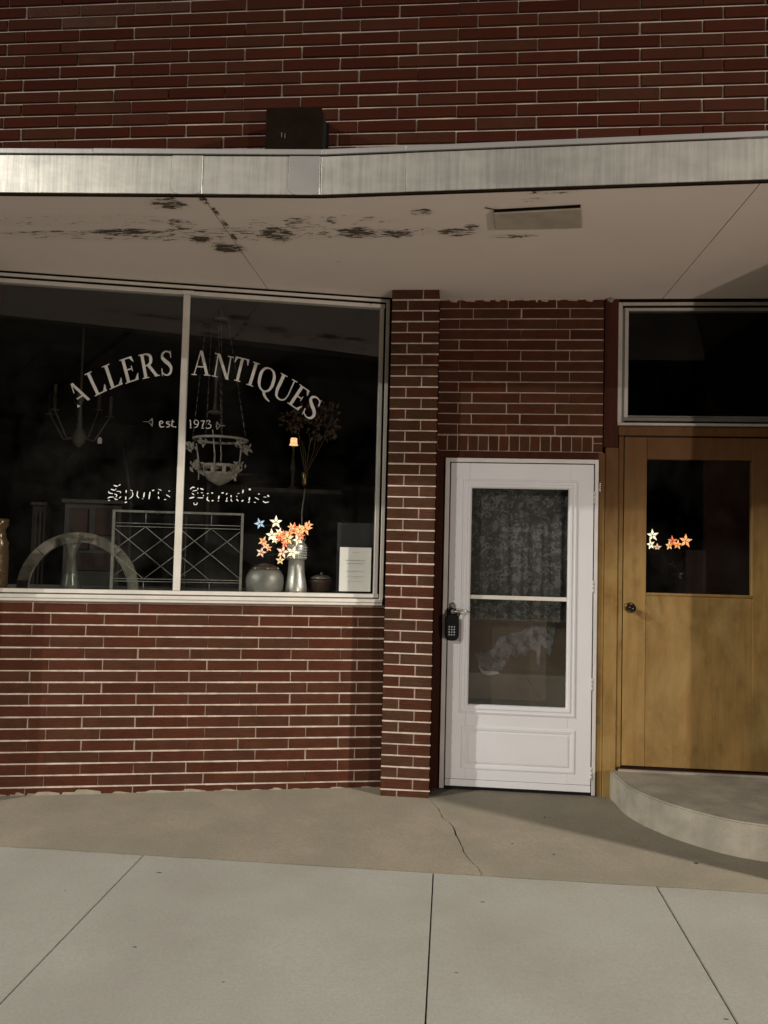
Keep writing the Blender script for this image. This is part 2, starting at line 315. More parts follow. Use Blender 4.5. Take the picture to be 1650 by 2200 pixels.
# brick meshes: front face at y=0, body towards +y, rounded front edges, slightly irregular
_bc = {}
def brick_mesh(L, H, D, var, rr=.0035):
    key = (round(L, 3), round(H, 3), round(D, 3), var, rr)
    if key in _bc: return _bc[key]
    rg = random.Random(hash(key) % 9999 + var)
    j = lambda a: rg.uniform(-a, a)
    o = []   # outer ring (sides), inner ring front
    L2, H2 = L/2, H/2
    outer = [(-L2, -H2), (L2, -H2), (L2, H2), (-L2, H2)]
    outer = [(x+j(.0012), z+j(.0012)) for x, z in outer]
    vs = [(x, D, z) for x, z in outer]+[(x, rr*.9, z) for x, z in outer]
    # front octagon (corner clipped)
    fr = []
    c = rr*1.5
    for i, (x, z) in enumerate(outer):
        sx = -1 if x < 0 else 1; sz = -1 if z < 0 else 1
        a = (x-sx*c, z-sz*rr*.7); b = (x-sx*rr*.7, z-sz*c)
        fr += ([b, a] if i in (0, 2) else [a, b])
    vs += [(x, j(.0006), z) for x, z in fr]
    fs = [(0, 1, 5, 4), (1, 2, 6, 5), (2, 3, 7, 6), (3, 0, 4, 7), (0, 3, 2, 1)]
    F = 8
    fs += [(4, 5, F+2, F+1), (5, 6, F+4, F+3), (6, 7, F+6, F+5), (7, 4, F+0, F+7), (4, F+1, F+0), (5, F+3, F+2), (6, F+5, F+4), (7, F+7, F+6), tuple(F+i for i in range(8))]
    me = bpy.data.meshes.new('brick'); me.from_pydata(vs, [], fs)
    bm = bmesh.new(); bm.from_mesh(me); bmesh.ops.recalc_face_normals(bm, faces=bm.faces); bm.to_mesh(me); bm.free()
    _bc[key] = me; return me
def put_brick(parent, mat, xc, zc, L, H, y, D=.05, jy=.0012, rr=.0035):
    me = brick_mesh(L, H, D, R.randrange(5), rr)
    if not me.materials: me.materials.append(mat)
    elif me.materials[0] != mat:
        me = me.copy(); me.materials[0] = mat
        _bc[(round(L, 3), round(H, 3), round(D, 3), 900+R.randrange(10**6), rr)] = me
    o = bpy.data.objects.new('brick', me); COL.objects.link(o); o.parent = parent
    o.location = (xc, y+R.uniform(-jy, jy), zc); o.rotation_euler = (0, R.uniform(-.0018, .0018), R.uniform(-.0015, .0015)); return o
BR, CO = 0.3048, 0.06773
JR = [1.0]*97
def course(parent, mat, x0, x1, z, off, y, joint=.008, H=.0592, vis=None, D=.05, rr=.0035, minl=.03, stuff=None):
    for i in range(97): JR[i] = R.choice((.45, .75, .75, 1.05, 1.05, 1.35))
    n0 = math.floor((x0-off)/BR)-1; n1 = math.ceil((x1-off)/BR)+1
    for n in range(n0, n1):
        q0 = JR[n % 97]*joint; q1 = JR[(n+1) % 97]*joint
        a = off+n*BR+q0/2; b = off+(n+1)*BR-q1/2; a = max(a, x0); b = min(b, x1)
        if b-a < minl: continue
        if stuff is not None and not (vis[0] < (a+b)/2 < vis[1]):
            stuff.box(a, b, y, y+D, z-H/2, z+H/2); continue
        L = b-a
        put_brick(parent, mat, (a+b)/2, z, round(L, 3), H+R.choice((-.0008, 0, .0008)), y, D, rr=rr)
# ================================================================== SETTING: ground
SL = .015
side = empty('sidewalk', kind='structure')
MB().slab([(-9, -1.0), (9, -1.0), (9, -5.7), (-9, -5.7)], -.012, .2, SL).build('bed', M_groove, side)
YE = -1.211
jx = [-9, -7.2, -5.75, -4.25, -2.83, -1.447, -.05, .966, 2.35, 3.75, 5.2, 6.7, 9]
for r, (ya, yb) in enumerate(((YE, -2.93), (-2.937, -4.65))):
    for i in range(len(jx)-1):
        a, b = jx[i]+.0028, jx[i+1]-.0028
        ds = (.01, -.012, -.02)[[5, 6, 7].index(i)] if (r == 0 and i in (5, 6, 7)) else 0
        pts = [(a, ya), (b, ya), (b, yb), (a, yb)]
        if r == 0:   # slightly ragged back edge where it meets the old apron
            n = max(3, int((b-a)/.09)); pts = [(a+(b-a)*k/n, ya+R.uniform(-.002, .003)) for k in range(n+1)]+[(b, yb), (a, yb)]
        MB().slab(pts, 0, .1, SL).build('slab', M_side, side, .0025)
apron = empty('apron', kind='structure')
cr = [hG(*a) for a in ((925, 1722), (940, 1737), (946, 1748), (950, 1757), (964, 1768), (975, 1780), (981, 1796), (986, 1808), (996, 1830), (1004, 1842), (1012, 1852), (1022, 1862), (1030, 1868), (1034, 1880))]
cl = [(p.x, p.y) for p in cr]; fine = []
for i in range(len(cl)-1):
    for k in range(3):
        t = k/3; fine.append((cl[i][0]*(1-t)+cl[i+1][0]*t+R.uniform(-.003, .003), cl[i][1]*(1-t)+cl[i+1][1]*t))
fine.append((cl[-1][0], YE-.0))
nf = len(fine)
wd = [max(.0, .0009+.0026*math.sin(math.pi*min(1, (i+2)/nf))+R.uniform(-.001, .0018)) for i in range(nf)]
def front_edge(x0, x1):
    n = int(abs(x1-x0)/.05); return [(x0+(x1-x0)*k/n, YE+.004+R.uniform(0, .006)) for k in range(n+1)]
Lp = [(x-wd[i], y) for i, (x, y) in enumerate(fine)]; Rp = [(x+wd[i], y) for i, (x, y) in enumerate(fine)]
left_poly = [(-9, .6), (fine[0][0]-.0005, .6)]+Lp+front_edge(Lp[-1][0]-.001, -9)[:]
right_poly = [(9, .6), (fine[0][0]+.0005, .6)]+Rp+front_edge(Rp[-1][0]+.001, 9)
MB().slab(left_poly, .004, .1, SL).build('slab', M_apron, apron)
MB().slab(right_poly, .004, .1, SL).build('slab', M_apron, apron)
for (px, py, r_) in ((1496, 1857, .012), (1190, 1838, .005), (1170, 1758, .005), (1352, 1748, .004), (1100, 1815, .004)):
    p = hG(px, py); m = MB(); m.slab([(p.x+r_*R.uniform(.5, 1)*math.cos(a), p.y+r_*R.uniform(.4, .8)*math.sin(a)) for a in [q*.9 for q in range(7)]], .0085, .004, SL); m.build('stone_chip', M_groove, apron)
for (px, py, r_) in ((342, 1875, .012), (1037, 1938, .008), (980, 2090, .007), (140, 1914, .005), (290, 2035, .01), (1560, 2190, .01), (480, 2110, .006)):
    p = hG(px, py); m = MB(); m.slab([(p.x+r_*R.uniform(.6, 1.3)*math.cos(a), p.y+r_*.35*R.uniform(.5, 1)*math.sin(a)) for a in [q*.9 for q in range(7)]], .0012, .002, SL); m.build('dark_mark', M_groove, side)
curb = MB().box(-9, 9, -5.02, -4.66, -.35, -.068).build('curb', M_side, None, .01); tag(curb, kind='structure')
road = MB().box(-60, 60, -15.2, -5.02, -.4, -.22).build('road', M_street); tag(road, kind='structure')
st_ = MB().box(-60, 60, -15.05, -14.95, -.2195, -.2155).build('edge_line', M_white_d, road)
gr = MB().box(-80, 80, -60, 40, -.6, -.42).build('ground', M_street); tag(gr, kind='structure')
osw = MB().box(-60, 60, -18.6, -15.21, -.4, -.07).build('far_sidewalk', M_side); tag(osw, kind='structure')
# ================================================================== upper brick wall
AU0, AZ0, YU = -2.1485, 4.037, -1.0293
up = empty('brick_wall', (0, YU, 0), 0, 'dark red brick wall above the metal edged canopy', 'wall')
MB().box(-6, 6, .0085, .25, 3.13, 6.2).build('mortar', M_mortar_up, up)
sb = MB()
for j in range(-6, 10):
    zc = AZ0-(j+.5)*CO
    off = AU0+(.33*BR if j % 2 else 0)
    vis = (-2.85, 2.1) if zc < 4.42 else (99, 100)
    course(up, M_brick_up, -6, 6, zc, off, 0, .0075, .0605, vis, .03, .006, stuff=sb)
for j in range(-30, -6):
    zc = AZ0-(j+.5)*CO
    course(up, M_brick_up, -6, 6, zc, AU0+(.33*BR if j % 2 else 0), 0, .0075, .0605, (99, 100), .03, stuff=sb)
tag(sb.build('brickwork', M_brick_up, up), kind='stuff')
M_brick_pale = brick_mat('brick_limewashed', [(.060, .025, .016), (.070, .034, .024), (.050, .022, .014)], .3, .3)
for px, py in ((90, 25), (205, 30), (175, 48), (330, 8)):
    t_ = hY(px, py, YU); c_ = [o for o in up.children if o.name.startswith('brick') and abs(o.location.x-t_.x) < .15 and abs(o.location.z-t_.z) < .034]
    for o in c_[:1]: o.material_slots[0].link = 'OBJECT'; o.material_slots[0].material = M_brick_pale; o['label'] = 'brick with pale whitish bloom'
# ================================================================== base wall under the shop window
def s_at(x): return x
base = empty('brick_wall', tuple(NC*CD), PHI, 'low red brick wall under the shop window with pale mortar lines', 'wall')
CS0, CZ0 = -2.5036, 1.0561
S_L, S_R = -3.2, -.405
bm_ = MB().box(S_L-1.2, S_R, .004, .2, -.12, 1.128).build('mortar', M_mortar, base)
sb = MB()
for k in range(-1, 16):
    zt = CZ0-k*CO; zc = zt-CO/2
    off = CS0 if k % 2 else CS0+.34*BR
    H = .0592
    if k == -1: zc = CZ0+.032; H = .054
    course(base, M_brick_lo, S_L-1.2, S_R, zc, off, 0, .007, H, (-3.1, 9), .03, .0022, stuff=sb)
tag(sb.build('brickwork', M_brick_lo, base), kind='stuff')
def bead(m, x0, x1, z, y, ext=0, hh=.0078):
    n = max(2, int((x1-x0)/.05)); pts = []; rg_ = random.Random(int(z*1000)); ph = rg_.random()*6
    for i in range(n):
        a, b = x0+(x1-x0)*i/n, x0+(x1-x0)*(i+1)/n; h = hh*(1+.22*math.sin(ph+i*.31))*rg_.uniform(.88, 1.1)/2; yy = y-rg_.uniform(0, .0016)
        m.add([(a, yy, z-h), (b, yy, z-h), (b, yy, z+h), (a, yy, z+h), (a, .012+y, z-h), (b, .012+y, z-h), (b, .012+y, z+h), (a, .012+y, z+h)], [(0, 1, 2, 3), (3, 2, 6, 7), (0, 4, 5, 1), (0, 3, 7, 4), (1, 5, 6, 2)])
mj = MB()
for k in range(0, 16): bead(mj, S_L, S_R, CZ0-k*CO, .0003)
mj.build('mortar_joint', M_mortar_b, base)
sk = MB(); rg = random.Random(3)
x = -3.1
while x < -.42:
    wdd = rg.uniform(.08, .26); h = rg.uniform(.001, .012)*(1.8 if rg.random() < .2 else 1)
    yy = CD; sk.add([(x, -.016-rg.uniform(0, .012), -.022), (x+wdd, -.014-rg.uniform(0, .012), -.022), (x+wdd*.9, .006, h+rg.uniform(-.004, .004)), (x+wdd*.1, .006, h), (x+wdd*.5, -.002, h+.004)], [(0, 1, 2, 4, 3)], True)
    x += wdd*rg.uniform(.8, 1.1)
sk.build('mortar_skirt', surf('mortar_smear', (.27, .235, .175), (.20, .175, .125), 20, .95, kind='world', b=.9, bd=.004), base)
# ================================================================== pillar
PX0, PX1, PY = -.392, -.100, -.2
pil = empty('brick_pillar', (0, 0, 0), 0, 'narrow red brick pillar between the shop window and the white door', 'pillar')
MB().box(PX0+.004, PX1-.003, PY+.004, .3, -.1, 3.09).build('mortar', M_mortar, pil)
for k in range(46):
    zc = 3.058-.0678*k
    H = .0588
    if zc < -.01: break
    L1 = (PX1-PX0-.008)*(2/3 if k % 2 == 0 else 1/3); jv = .0075
    for (a, b) in ((PX0, PX0+L1+.004-jv/2+.0), (PX0+L1+.004+jv/2, PX1)):
        a2, b2 = a, b
        put_brick(pil, M_brick_p, (a2+b2)/2, zc, b2-a2, H, PY, .095 if True else 0, .0008, .003)
    # return brick on each side face
    for sx, xx in ((1, PX1-.0005), (-1, PX0+.0005)):
        me = brick_mesh(.19 if k % 2 else .085, H, .03, k % 5, .003)
        if not me.materials: me.materials.append(M_brick_p)
        Y0 = PY+.102
        if k % 2: Y0 = PY+.102
        o = bpy.data.objects.new('brick', me); COL.objects.link(o); o.parent = pil
        o.rotation_euler = (0, 0, math.pi/2*sx); o.location = (xx+sx*.0, Y0+(.095 if k % 2 else .0425), zc)
mj = MB()
for k in range(45):
    z_ = 3.058-.0678*k-.0339
    if z_ > .0: bead(mj, PX0+.001, PX1+R.uniform(.001, .0045), z_, PY-.0001)
mj.build('mortar_joint', M_mortar_b, pil)
# ================================================================== wall above white door
BX0, BZ0 = .0293, 3.0338
WY = 0.0
ew = empty('brick_wall', (0, 0, 0), 0, 'dark brick wall panel above the white storm door', 'wall')
EX0, EX1 = -.098, .934
MB().box(EX0, EX1, .006, .2, 2.118, 3.09).build('mortar', M_mortar, ew)
zb = BZ0-12*CO
for j in range(-1, 12):
    zc = BZ0-(j+.5)*CO
    if j == -1: zc = BZ0+.027; H = .05
    else: H = .0592
    off = BX0 if j % 2 else BX0+.28*BR
    course(ew, M_brick_lo, EX0, EX1, zc, off, 0, .007, H, (-9, 9), .03, .0022)
# soldier course
sh = zb-2.122-.008; xx = EX0
ns_ = 15; ww = (.872-EX0)/ns_
for i in range(ns_):
    me = brick_mesh(sh, ww-.007, .03, i % 5, .0022)
    if not me.materials: me.materials.append(M_brick_lo)
    o = bpy.data.objects.new('brick', me); COL.objects.link(o); o.parent = ew; o.rotation_euler = (0, math.pi/2, 0)
    o.location = (EX0+ww*(i+.5), 0, 2.122+sh/2)
for z0, z1 in ((2.122, 2.122+sh*.55), (2.122+sh*.62, 2.122+sh)):
    put_brick(ew, M_brick_lo, (.876+EX1)/2, (z0+z1)/2, EX1-.876-.002, z1-z0, 0, .03, rr=.0022)
sm = MB(); x = EX0+.05
while x < EX1-.1:
    wdd = R.uniform(.02, .12); h = R.uniform(.004, .02)
    sm.add([(x, -.004, 3.09), (x+wdd, -.004, 3.09), (x+wdd*.8, -.003, 3.09-h), (x+wdd*.3, -.003, 3.09-h*.8)], [(0, 1, 2, 3)]); x += wdd*1.3
sm.build('mortar_smear', M_mortar, ew)
for nm, (px, py_) in (('a', (1310, 640)),):
    b_ = MB(); c = hY(px, py_, -.02)
    for i in range(7): b_.ball((c.x+R.uniform(-.03, .03), -.02+R.uniform(-.01, .01), 3.088+R.uniform(-.012, .002)), R.uniform(.008, .018), 8)
    b_.build('caulk_lump', M_mortar_up, ew)
# ================================================================== canopy
SZ = 3.09
can = empty('canopy', (0, -1.5, SZ), 0, 'flat canopy over the pavement with brushed metal edge and peeling soffit', 'canopy')
def ce(x, y): p = hZ(x, y, SZ); return (p.x, p.y)
E0 = ce(0, 416); E1 = ce(690, 421); E2 = ce(1650, 388)
def edgeY(X):
    if X < E1[0]: return E1[1]+(E0[1]-E1[1])*(X-E1[0])/(E0[0]-E1[0])
    return E1[1]+(E2[1]-E1[1])*(X-E1[0])/(E2[0]-E1[0])
def localc(x, y, z): return (x, y+1.5, z-SZ)
seams = [-6, -3.4, hZ(437, 425, SZ).x, 1.29, 3.4, 6]
sk1 = [(0, 0)]
for i in range(5):
    a, b = seams[i]+.0028, seams[i+1]-.0028
    xs = [a]+([E1[0]] if a < E1[0] < b else [])+[b]
    pts = [(x, edgeY(x)+.012) for x in xs]+[(b, .8), (a, .8)]
    m_ = MB().slab([(x, y+1.5) for x, y in pts], 0.02, .02, 0); m_.build('soffit_panel', M_soffit, can)
MB().slab([(x, y+1.5) for x, y in [(-6, edgeY(-6)+.02), (E1[0], E1[1]+.02), (6, edgeY(6)+.02), (6, .5), (-6, .5)]], .16, .13).build('roof', M_dark, can)
# fascia panels
def zf(y_px, xpx):   # height on the fascia plane near that pixel
    X = hZ(xpx, 400, SZ).x; return hY(xpx, y_px, edgeY(X)).z
ZF1 = (zf(333, 300)+zf(334, 690)+zf(307, 1500))/3
ZC1 = (zf(320.5, 300)+zf(321, 690)+zf(293, 1500))/3
def fpiece(name, mat, xa, xb, z0, z1, out, parent=can, bev=.0015, skew=0):
    xs = [xa]+([E1[0]] if xa < E1[0] < xb else [])+[xb]; m = MB()
    for k in range(len(xs)-1):
        p, q = xs[k], xs[k+1]; yp, yq = edgeY(p)-out+1.5, edgeY(q)-out+1.5; th = .012
        m.add([(p, yp, z0), (q, yq, z0), (q, yq+th, z0), (p, yp+th, z0), (p, yp, z1), (q, yq, z1), (q, yq+th, z1), (p, yp+th, z1)],
              [(0, 3, 2, 1), (4, 5, 6, 7), (0, 1, 5, 4), (1, 2, 6, 5), (2, 3, 7, 6), (3, 0, 4, 7)])
    return m.build(name, mat, parent, bev)
fx = lambda px: hY(px, 370, edgeY(hZ(px, 400, SZ).x)).x
zl0, zl1 = .006, ZF1-SZ
X437, X370, X620, X690, X870 = fx(436), fx(370), fx(621), fx(688), fx(872)
fpiece('fascia_panel', M_fas, -6, -3.6, zl0, zl1, .0)
fpiece('fascia_panel', M_fas, -3.597, X437-.001, zl0, zl1, .0)
fpiece('fascia_panel', M_fas, X437+.001, X690-.001, zl0, zl1, .0)
fpiece('fascia_panel', M_fas, X690+.001, X870, zl0, zl1, .0)
fpiece('fascia_panel', M_fas, X870+.001, 3.2, zl0, zl1, .0015)
fpiece('fascia_panel', M_fas, 3.202, 6, zl0, zl1, .0)
def patch(xa, xb, mat):
    m = MB(); r = .035; z0, z1 = zl0-.002, zl1+.0; n = 5
    pl = [(xa, z1), (xb, z1)]
    pl += [(xb-r*(1-math.cos(q)), z0+r*(1-math.sin(q))) for q in [math.pi/2*k/n for k in range(n+1)]][0:]
    pl += [(xa+r*(1-math.sin(q)), z0+r*(1-math.cos(q))) for q in [math.pi/2*k/n for k in range(n+1)]]
    pl = [(xa, z1), (xb, z1), (xb, z0+r)]+[(xb-r+r*math.cos(q), z0+r-r*math.sin(q)) for q in [math.pi/2*k/n for k in range(1, n+1)]]+[(xa+r-r*math.sin(q), z0+r-r*math.cos(q)) for q in [math.pi/2*k/n for k in range(0, n+1)]]
    ym = edgeY((xa+xb)/2)+1.5; m.prism(pl, -.003, .004)
    o = m.build('fascia_patch', mat, can, .0008); ang = math.atan2(edgeY(xb)-edgeY(xa), xb-xa)
    mid = (xa+xb)/2
    for v in o.data.vertices: v.co.x -= mid
    o.location = (mid, ym, 0); o.rotation_euler = (0, 0, ang)
patch(X370, X437-.001, M_fas); patch(X620, X690-.001, M_fas2)
fpiece('lower_lip', M_blackm, -6, 6, -.005, .0055, -.004)
xm = fx(200)
for a, b in ((-6, xm), (xm+.001, X870), (X870+.001, 6)):
    fpiece('cap_strip', M_fas2, a, b, zl1+.005, ZC1-SZ+(.001 if a > xm else 0), .008+(.0015 if a > xm else 0))
fpiece('gap', M_blackm, -6, 6, zl1-.004, zl1+.006, -.004)
# small soffit box
v0 = hZ(1062, 500, SZ); v1 = hZ(1245, 497, SZ); v2 = hZ(1248, 456, SZ-.035); v3 = hZ(1060, 466, SZ-.035)
bxo = empty('soffit_box', (0, 0, SZ), 0, 'flat rectangular cover plate fixed under the canopy above the doors', 'cover plate')
MB().slab([(v3.x, v3.y), (v2.x, v2.y), (v1.x, hZ(1245, 497, SZ-.035).y), (v0.x, hZ(1062, 500, SZ-.035).y)], -.001, .020).build('cover', surf('cover_paint', (.46, .40, .33), (.36, .31, .25), 8, .8), bxo, .003)
MB().slab([(v3.x+.002, v3.y-.004), (v2.x-.002, v2.y-.004), (v2.x-.002, v2.y+.0005), (v3.x+.002, v3.y+.0005)], -.001, .013).build('edge_shade', M_blackm, bxo)  # black strip put in for the shaded front edge of the cover
w_ = MB(); p0 = hZ(1042, 448, SZ-.01); p1 = hZ(1065, 450, SZ-.008); p2 = hZ(1088, 461, SZ-.012)
w_.tube([(p0.x, p0.y, -.006), (p1.x, p1.y, -.009), (p2.x, p2.y, -.006)], .0022, 6).build('wire', M_blackm, bxo)
# dark metal box against the upper wall
b0 = hY(572, 231, -1.2); b1 = hY(691, 231, -1.2)
db = empty('flood_light_box', (b0.x, -1.2, 0), 0, 'square dark metal box standing on the canopy against the brick wall', 'box')
bw = b1.x-b0.x
MB().box(0, bw, 0, .165, 3.28, b0.z).build('housing', M_blackm, db, .004)
MB().box(-.004, bw+.012, .155, .168, 3.3, b0.z+.004).build('rear_flange', M_blackm, db, .001)
MB().box(bw+.0005, bw+.003, .03, .14, 3.4, b0.z-.02).build('side_plate', M_black, db)
for (px, py_) in ((605, 290), (612, 292)):
    p = hY(px, py_, -1.203); MB().box(p.x-b0.x-.002, p.x-b0.x+.002, -.004, .001, p.z-.012, p.z+.012).build('scratch_tab', M_alu_d, db)
# ================================================================== shop window
win = empty('shop_window', tuple(NC*CD), PHI, 'large two pane shop window lettered ALLERS ANTIQUES in a metal frame', 'window')
GB = 1.2
WL, WR = -3.3, -.418
def cz(x, y): return hC(x, y)[1]
HB = 3.0
# head: two strips
bx('head_outer', M_alu, win, WL, WR, -.006, .05, 3.058, 3.076)
bx('head_gap', M_blackm, win, WL, WR, .006, .05, 3.045, 3.058, 0)
bx('head_track', M_alu, win, WL, WR-.03, -.002, .05, 3.020, 3.044)
bx('head_board', M_blackm, win, WL, WR+.02, .002, .06, 3.0765, 3.0895, 0)
# sill
bx('sill_track', M_alu, win, WL, WR-.028, -.004, .06, 1.176, 1.198)
bx('sill_gap', M_alu_d, win, WL, WR, .004, .06, 1.168, 1.176, 0)
bx('sill', M_alu, win, WL, WR-.004, -.022, .07, 1.146, 1.168, .003)
bx('sill_lip', M_alu, win, WL, WR-.004, -.016, .0, 1.1285, 1.1455, .002)
# right jamb, two strips
bx('jamb_inner', M_alu, win, WR-.060, WR-.036, -.004, .05, 1.19, 3.03)
bx('jamb_gap', M_blackm, win, WR-.036, WR-.022, .008, .05, 1.17, 3.04, 0)
bx('jamb_outer', M_alu, win, WR-.022, WR, -.010, .05, 1.15, 3.058)
bx('mullion', M_alu, win, -1.7035, -1.6625, -.008, .03, 1.199, 3.0195, .004)
bx('mullion_clip', M_alu, win, -1.712, -1.640, -.011, -.002, 3.0205, 3.043, .001)
for (a, b) in ((WL, -1.7), (-1.666, WR-.05)):
    bx('pane', M_glass, win, a, b, .012, .017, 1.19, 3.03, 0)
for p in ((813, 1271), (796, 654), (1, 612)):
    s_, z_ = hC(*p); MB().lathe([(.003, 0), (.003, .002)], (0, 0, 0), 8).build('screw', M_blackm, win, loc=(s_, -.0105, z_)).rotation_euler = (math.pi/2, 0, 0)
# ---- serif glyphs: unit height, polygons + ribbons
def rib(pts, ws, n=5):
    P = [Vector((*p, 0)) for p in pts]; out = []
    def cr_(a, b, c, d, t): return .5*((2*b)+(-a+c)*t+(2*a-5*b+4*c-d)*t*t+(-a+3*b-3*c+d)*t**3)
    C = []; W_ = []
    for i in range(len(P)-1):
        a = P[max(i-1, 0)]; b = P[i]; c = P[i+1]; d = P[min(i+2, len(P)-1)]
        for k in range(n):
            t = k/n; C.append(cr_(a, b, c, d, t)); W_.append(ws[i]*(1-t)+ws[i+1]*t)
    C.append(P[-1]); W_.append(ws[-1]); quads = []
    Ls, Rs = [], []
    for i, c in enumerate(C):
        t = (C[min(i+1, len(C)-1)]-C[max(i-1, 0)]).normalized(); nn = Vector((-t.y, t.x, 0))*W_[i]/2
        Ls.append(((c+nn).x, (c+nn).y)); Rs.append(((c-nn).x, (c-nn).y))
    return ('ribbon', Ls, Rs)
def poly(*p): return ('poly', list(p))
def seg(x0, y0, x1, y1, w_): return poly((x0-w_/2, y0), (x0+w_/2, y0), (x1+w_/2, y1), (x1-w_/2, y1))
def hb(x0, x1, y0, y1): return poly((x0, y0), (x1, y0), (x1, y1), (x0, y1))
def serif(xc, y, w_, up=True):
    t = .035
    return poly((xc-w_/2, y), (xc+w_/2, y), (xc+w_/2, y+(t if up else -t)), (xc-w_/2, y+(t if up else -t)))
TH, TN = .15, .055
GL = {
 'A': (.94, [seg(.13, .03, .44, 1, TN), seg(.78, .03, .46, 1.0, TH), hb(.24, .64, .32, .37), serif(.13, 0, .27), serif(.79, 0, .34)]),
 'L': (.74, [seg(.2, .03, .2, .97, TH), serif(.2, 0, .34), serif(.2, 1, .36, False), hb(.2, .68, 0, .05), poly((.5, .05), (.66, .05), (.72, .27), (.69, .27))]),
 'E': (.76, [seg(.2, .03, .2, .97, TH), serif(.2, 0, .34), serif(.2, 1, .34, False), hb(.2, .7, 0, .05), poly((.54, .05), (.7, .05), (.75, .26), (.72, .26)), hb(.2, .64, .95, 1), poly((.5, .95), (.64, .95), (.68, .76), (.65, .76)), hb(.26, .52, .49, .54), poly((.50, .40), (.535, .40), (.535, .63), (.50, .63))]),
 'R': (.88, [seg(.2, .03, .2, .97, TH), serif(.2, 0, .34), serif(.2, 1, .34, False), rib([(.24, .975), (.42, .97), (.58, .88), (.60, .74), (.55, .60), (.40, .52), (.24, .51)], [.05, .07, .13, .15, .13, .06, .05]), seg(.74, .03, .42, .53, .16), serif(.77, 0, .26)]),
 'S': (.66, [rib([(.585, .74), (.55, .90), (.36, .975), (.17, .90), (.14, .74), (.30, .58), (.47, .45), (.57, .28), (.50, .09), (.31, .025), (.12, .11), (.075, .27)], [.04, .05, .055, .10, .14, .16, .16, .14, .10, .055, .05, .04]), poly((.56, .70), (.62, .70), (.60, .99), (.575, .99)), poly((.06, .01), (.085, .01), (.10, .31), (.05, .31))]),
 'N': (.98, [seg(.17, .03, .17, .97, TN), seg(.79, .0, .2, 1, .16), seg(.80, .06, .80, .97, TN), serif(.17, 0, .28), serif(.13, 1, .26, False), serif(.80, 1, .28, False)]),
 'T': (.80, [seg(.4, .03, .4, .97, TH), serif(.4, 0, .34), hb(.03, .77, .95, 1), poly((.03, .95), (.16, .95), (.06, .74), (.03, .74)), poly((.64, .95), (.77, .95), (.77, .74), (.74, .74))]),
 'I': (.40, [seg(.2, .03, .2, .97, TH), serif(.2, 0, .34), serif(.2, 1, .34, False)]),
 'Q': (.92, [rib([(.46, .975), (.24, .90), (.12, .70), (.11, .5), (.13, .30), (.25, .10), (.46, .025), (.67, .10), (.79, .30), (.81, .5), (.80, .70), (.68, .90), (.46, .975)], [.05, .09, .14, .155, .14, .09, .05, .09, .14, .155, .14, .09, .05]), rib([(.46, .03), (.52, -.10), (.66, -.22), (.86, -.30)], [.16, .13, .09, .03])]),
 'U': (.92, [serif(.2, 1, .34, False), serif(.76, 1, .28, False), rib([(.2, .98), (.2, .6), (.2, .33), (.28, .10), (.48, .02), (.68, .10), (.76, .33), (.76, .6), (.76, .98)], [TH, TH, .145, .10, .055, .055, TN, TN, TN])]),
}
def px_quad(BL, BRt, UP, wid):
    def f(x, y): return (BL[0]+(BRt[0]-BL[0])*x/wid+UP[0]*y, BL[1]+(BRt[1]-BL[1])*x/wid+UP[1]*y)
    return f
LOFF = .0105
def glyph_obj(prims, f, name='letter', mat=M_letter, parent=win, label=None):
    m = MB(); d = 0
    for pr in prims:
        y0 = -.0016-d; y1 = .0006; d += .00022
        if pr[0] == 'poly':
            q = [hC(*f(*p)) for p in pr[1]]; m.prism(q, y0, y1)
        else:
            Ls = [hC(*f(*p)) for p in pr[1]]; Rs = [hC(*f(*p)) for p in pr[2]]
            n = len(Ls); vs = [(a, y0, b) for a, b in Ls]+[(a, y0, b) for a, b in Rs]+[(a, y1, b) for a, b in Ls]+[(a, y1, b) for a, b in Rs]
            fs = []
            for i in range(n-1):
                fs += [(i, i+1, n+i+1, n+i), (2*n+i, 3*n+i, 3*n+i+1, 2*n+i+1), (i, 2*n+i, 2*n+i+1, i+1), (n+i, n+i+1, 3*n+i+1, 3*n+i)]
            m.add(vs, fs)
    o = m.build(name, mat, parent); o.location = (0, LOFF, 0)
    if label: o['label'] = label
    return o
def zz(off, sc): return lambda p: (off[0]+p[0]/sc, off[1]+p[1]/sc)
A1 = [('A', (205, 862), (392, 745), (-163, -253)), ('L', (425, 717), (600, 632), (-130, -280)), ('L', (612, 630), (800, 550), (-97, -290)), ('E', (812, 557), (1003, 492), (-80, -300)), ('R', (1030, 495), (1250, 450), (-55, -305)), ('S', (1270, 460), (1425, 440), (-22, -315))]
A2 = [('A', (60, 397), (272, 408), (8, -282)), ('N', (285, 410), (510, 462), (42, -265)), ('T', (497, 448), (665, 490), (65, -265)), ('I', (680, 504), (768, 535), (80, -262)), ('Q', (785, 553), (985, 625), (70, -275)), ('U', (960, 625), (1160, 735), (118, -255)), ('E', (1150, 715), (1292, 815), (145, -215)), ('S', (1312, 845), (1450, 935), (112, -240))]
for lst, off, sc in ((A1, (130, 730), 5.893), (A2, (400, 730), 5.323)):
    for ch, bl, br, upv in lst:
        wid, prims = GL[ch]; bl_ = zz(off, sc)(bl); br_ = zz(off, sc)(br)
        f = px_quad(bl_, br_, (upv[0]/sc, upv[1]/sc), wid)
        if ch == 'A' and off[0] == 130:   # first A is chipped
            prims = [seg(.30, .60, .40, .92, TN), seg(.78, .03, .46, 1.0, TH), hb(.26, .60, .30, .36), poly((.03, 0), (.22, 0), (.12, .13))]
        glyph_obj(prims, f)
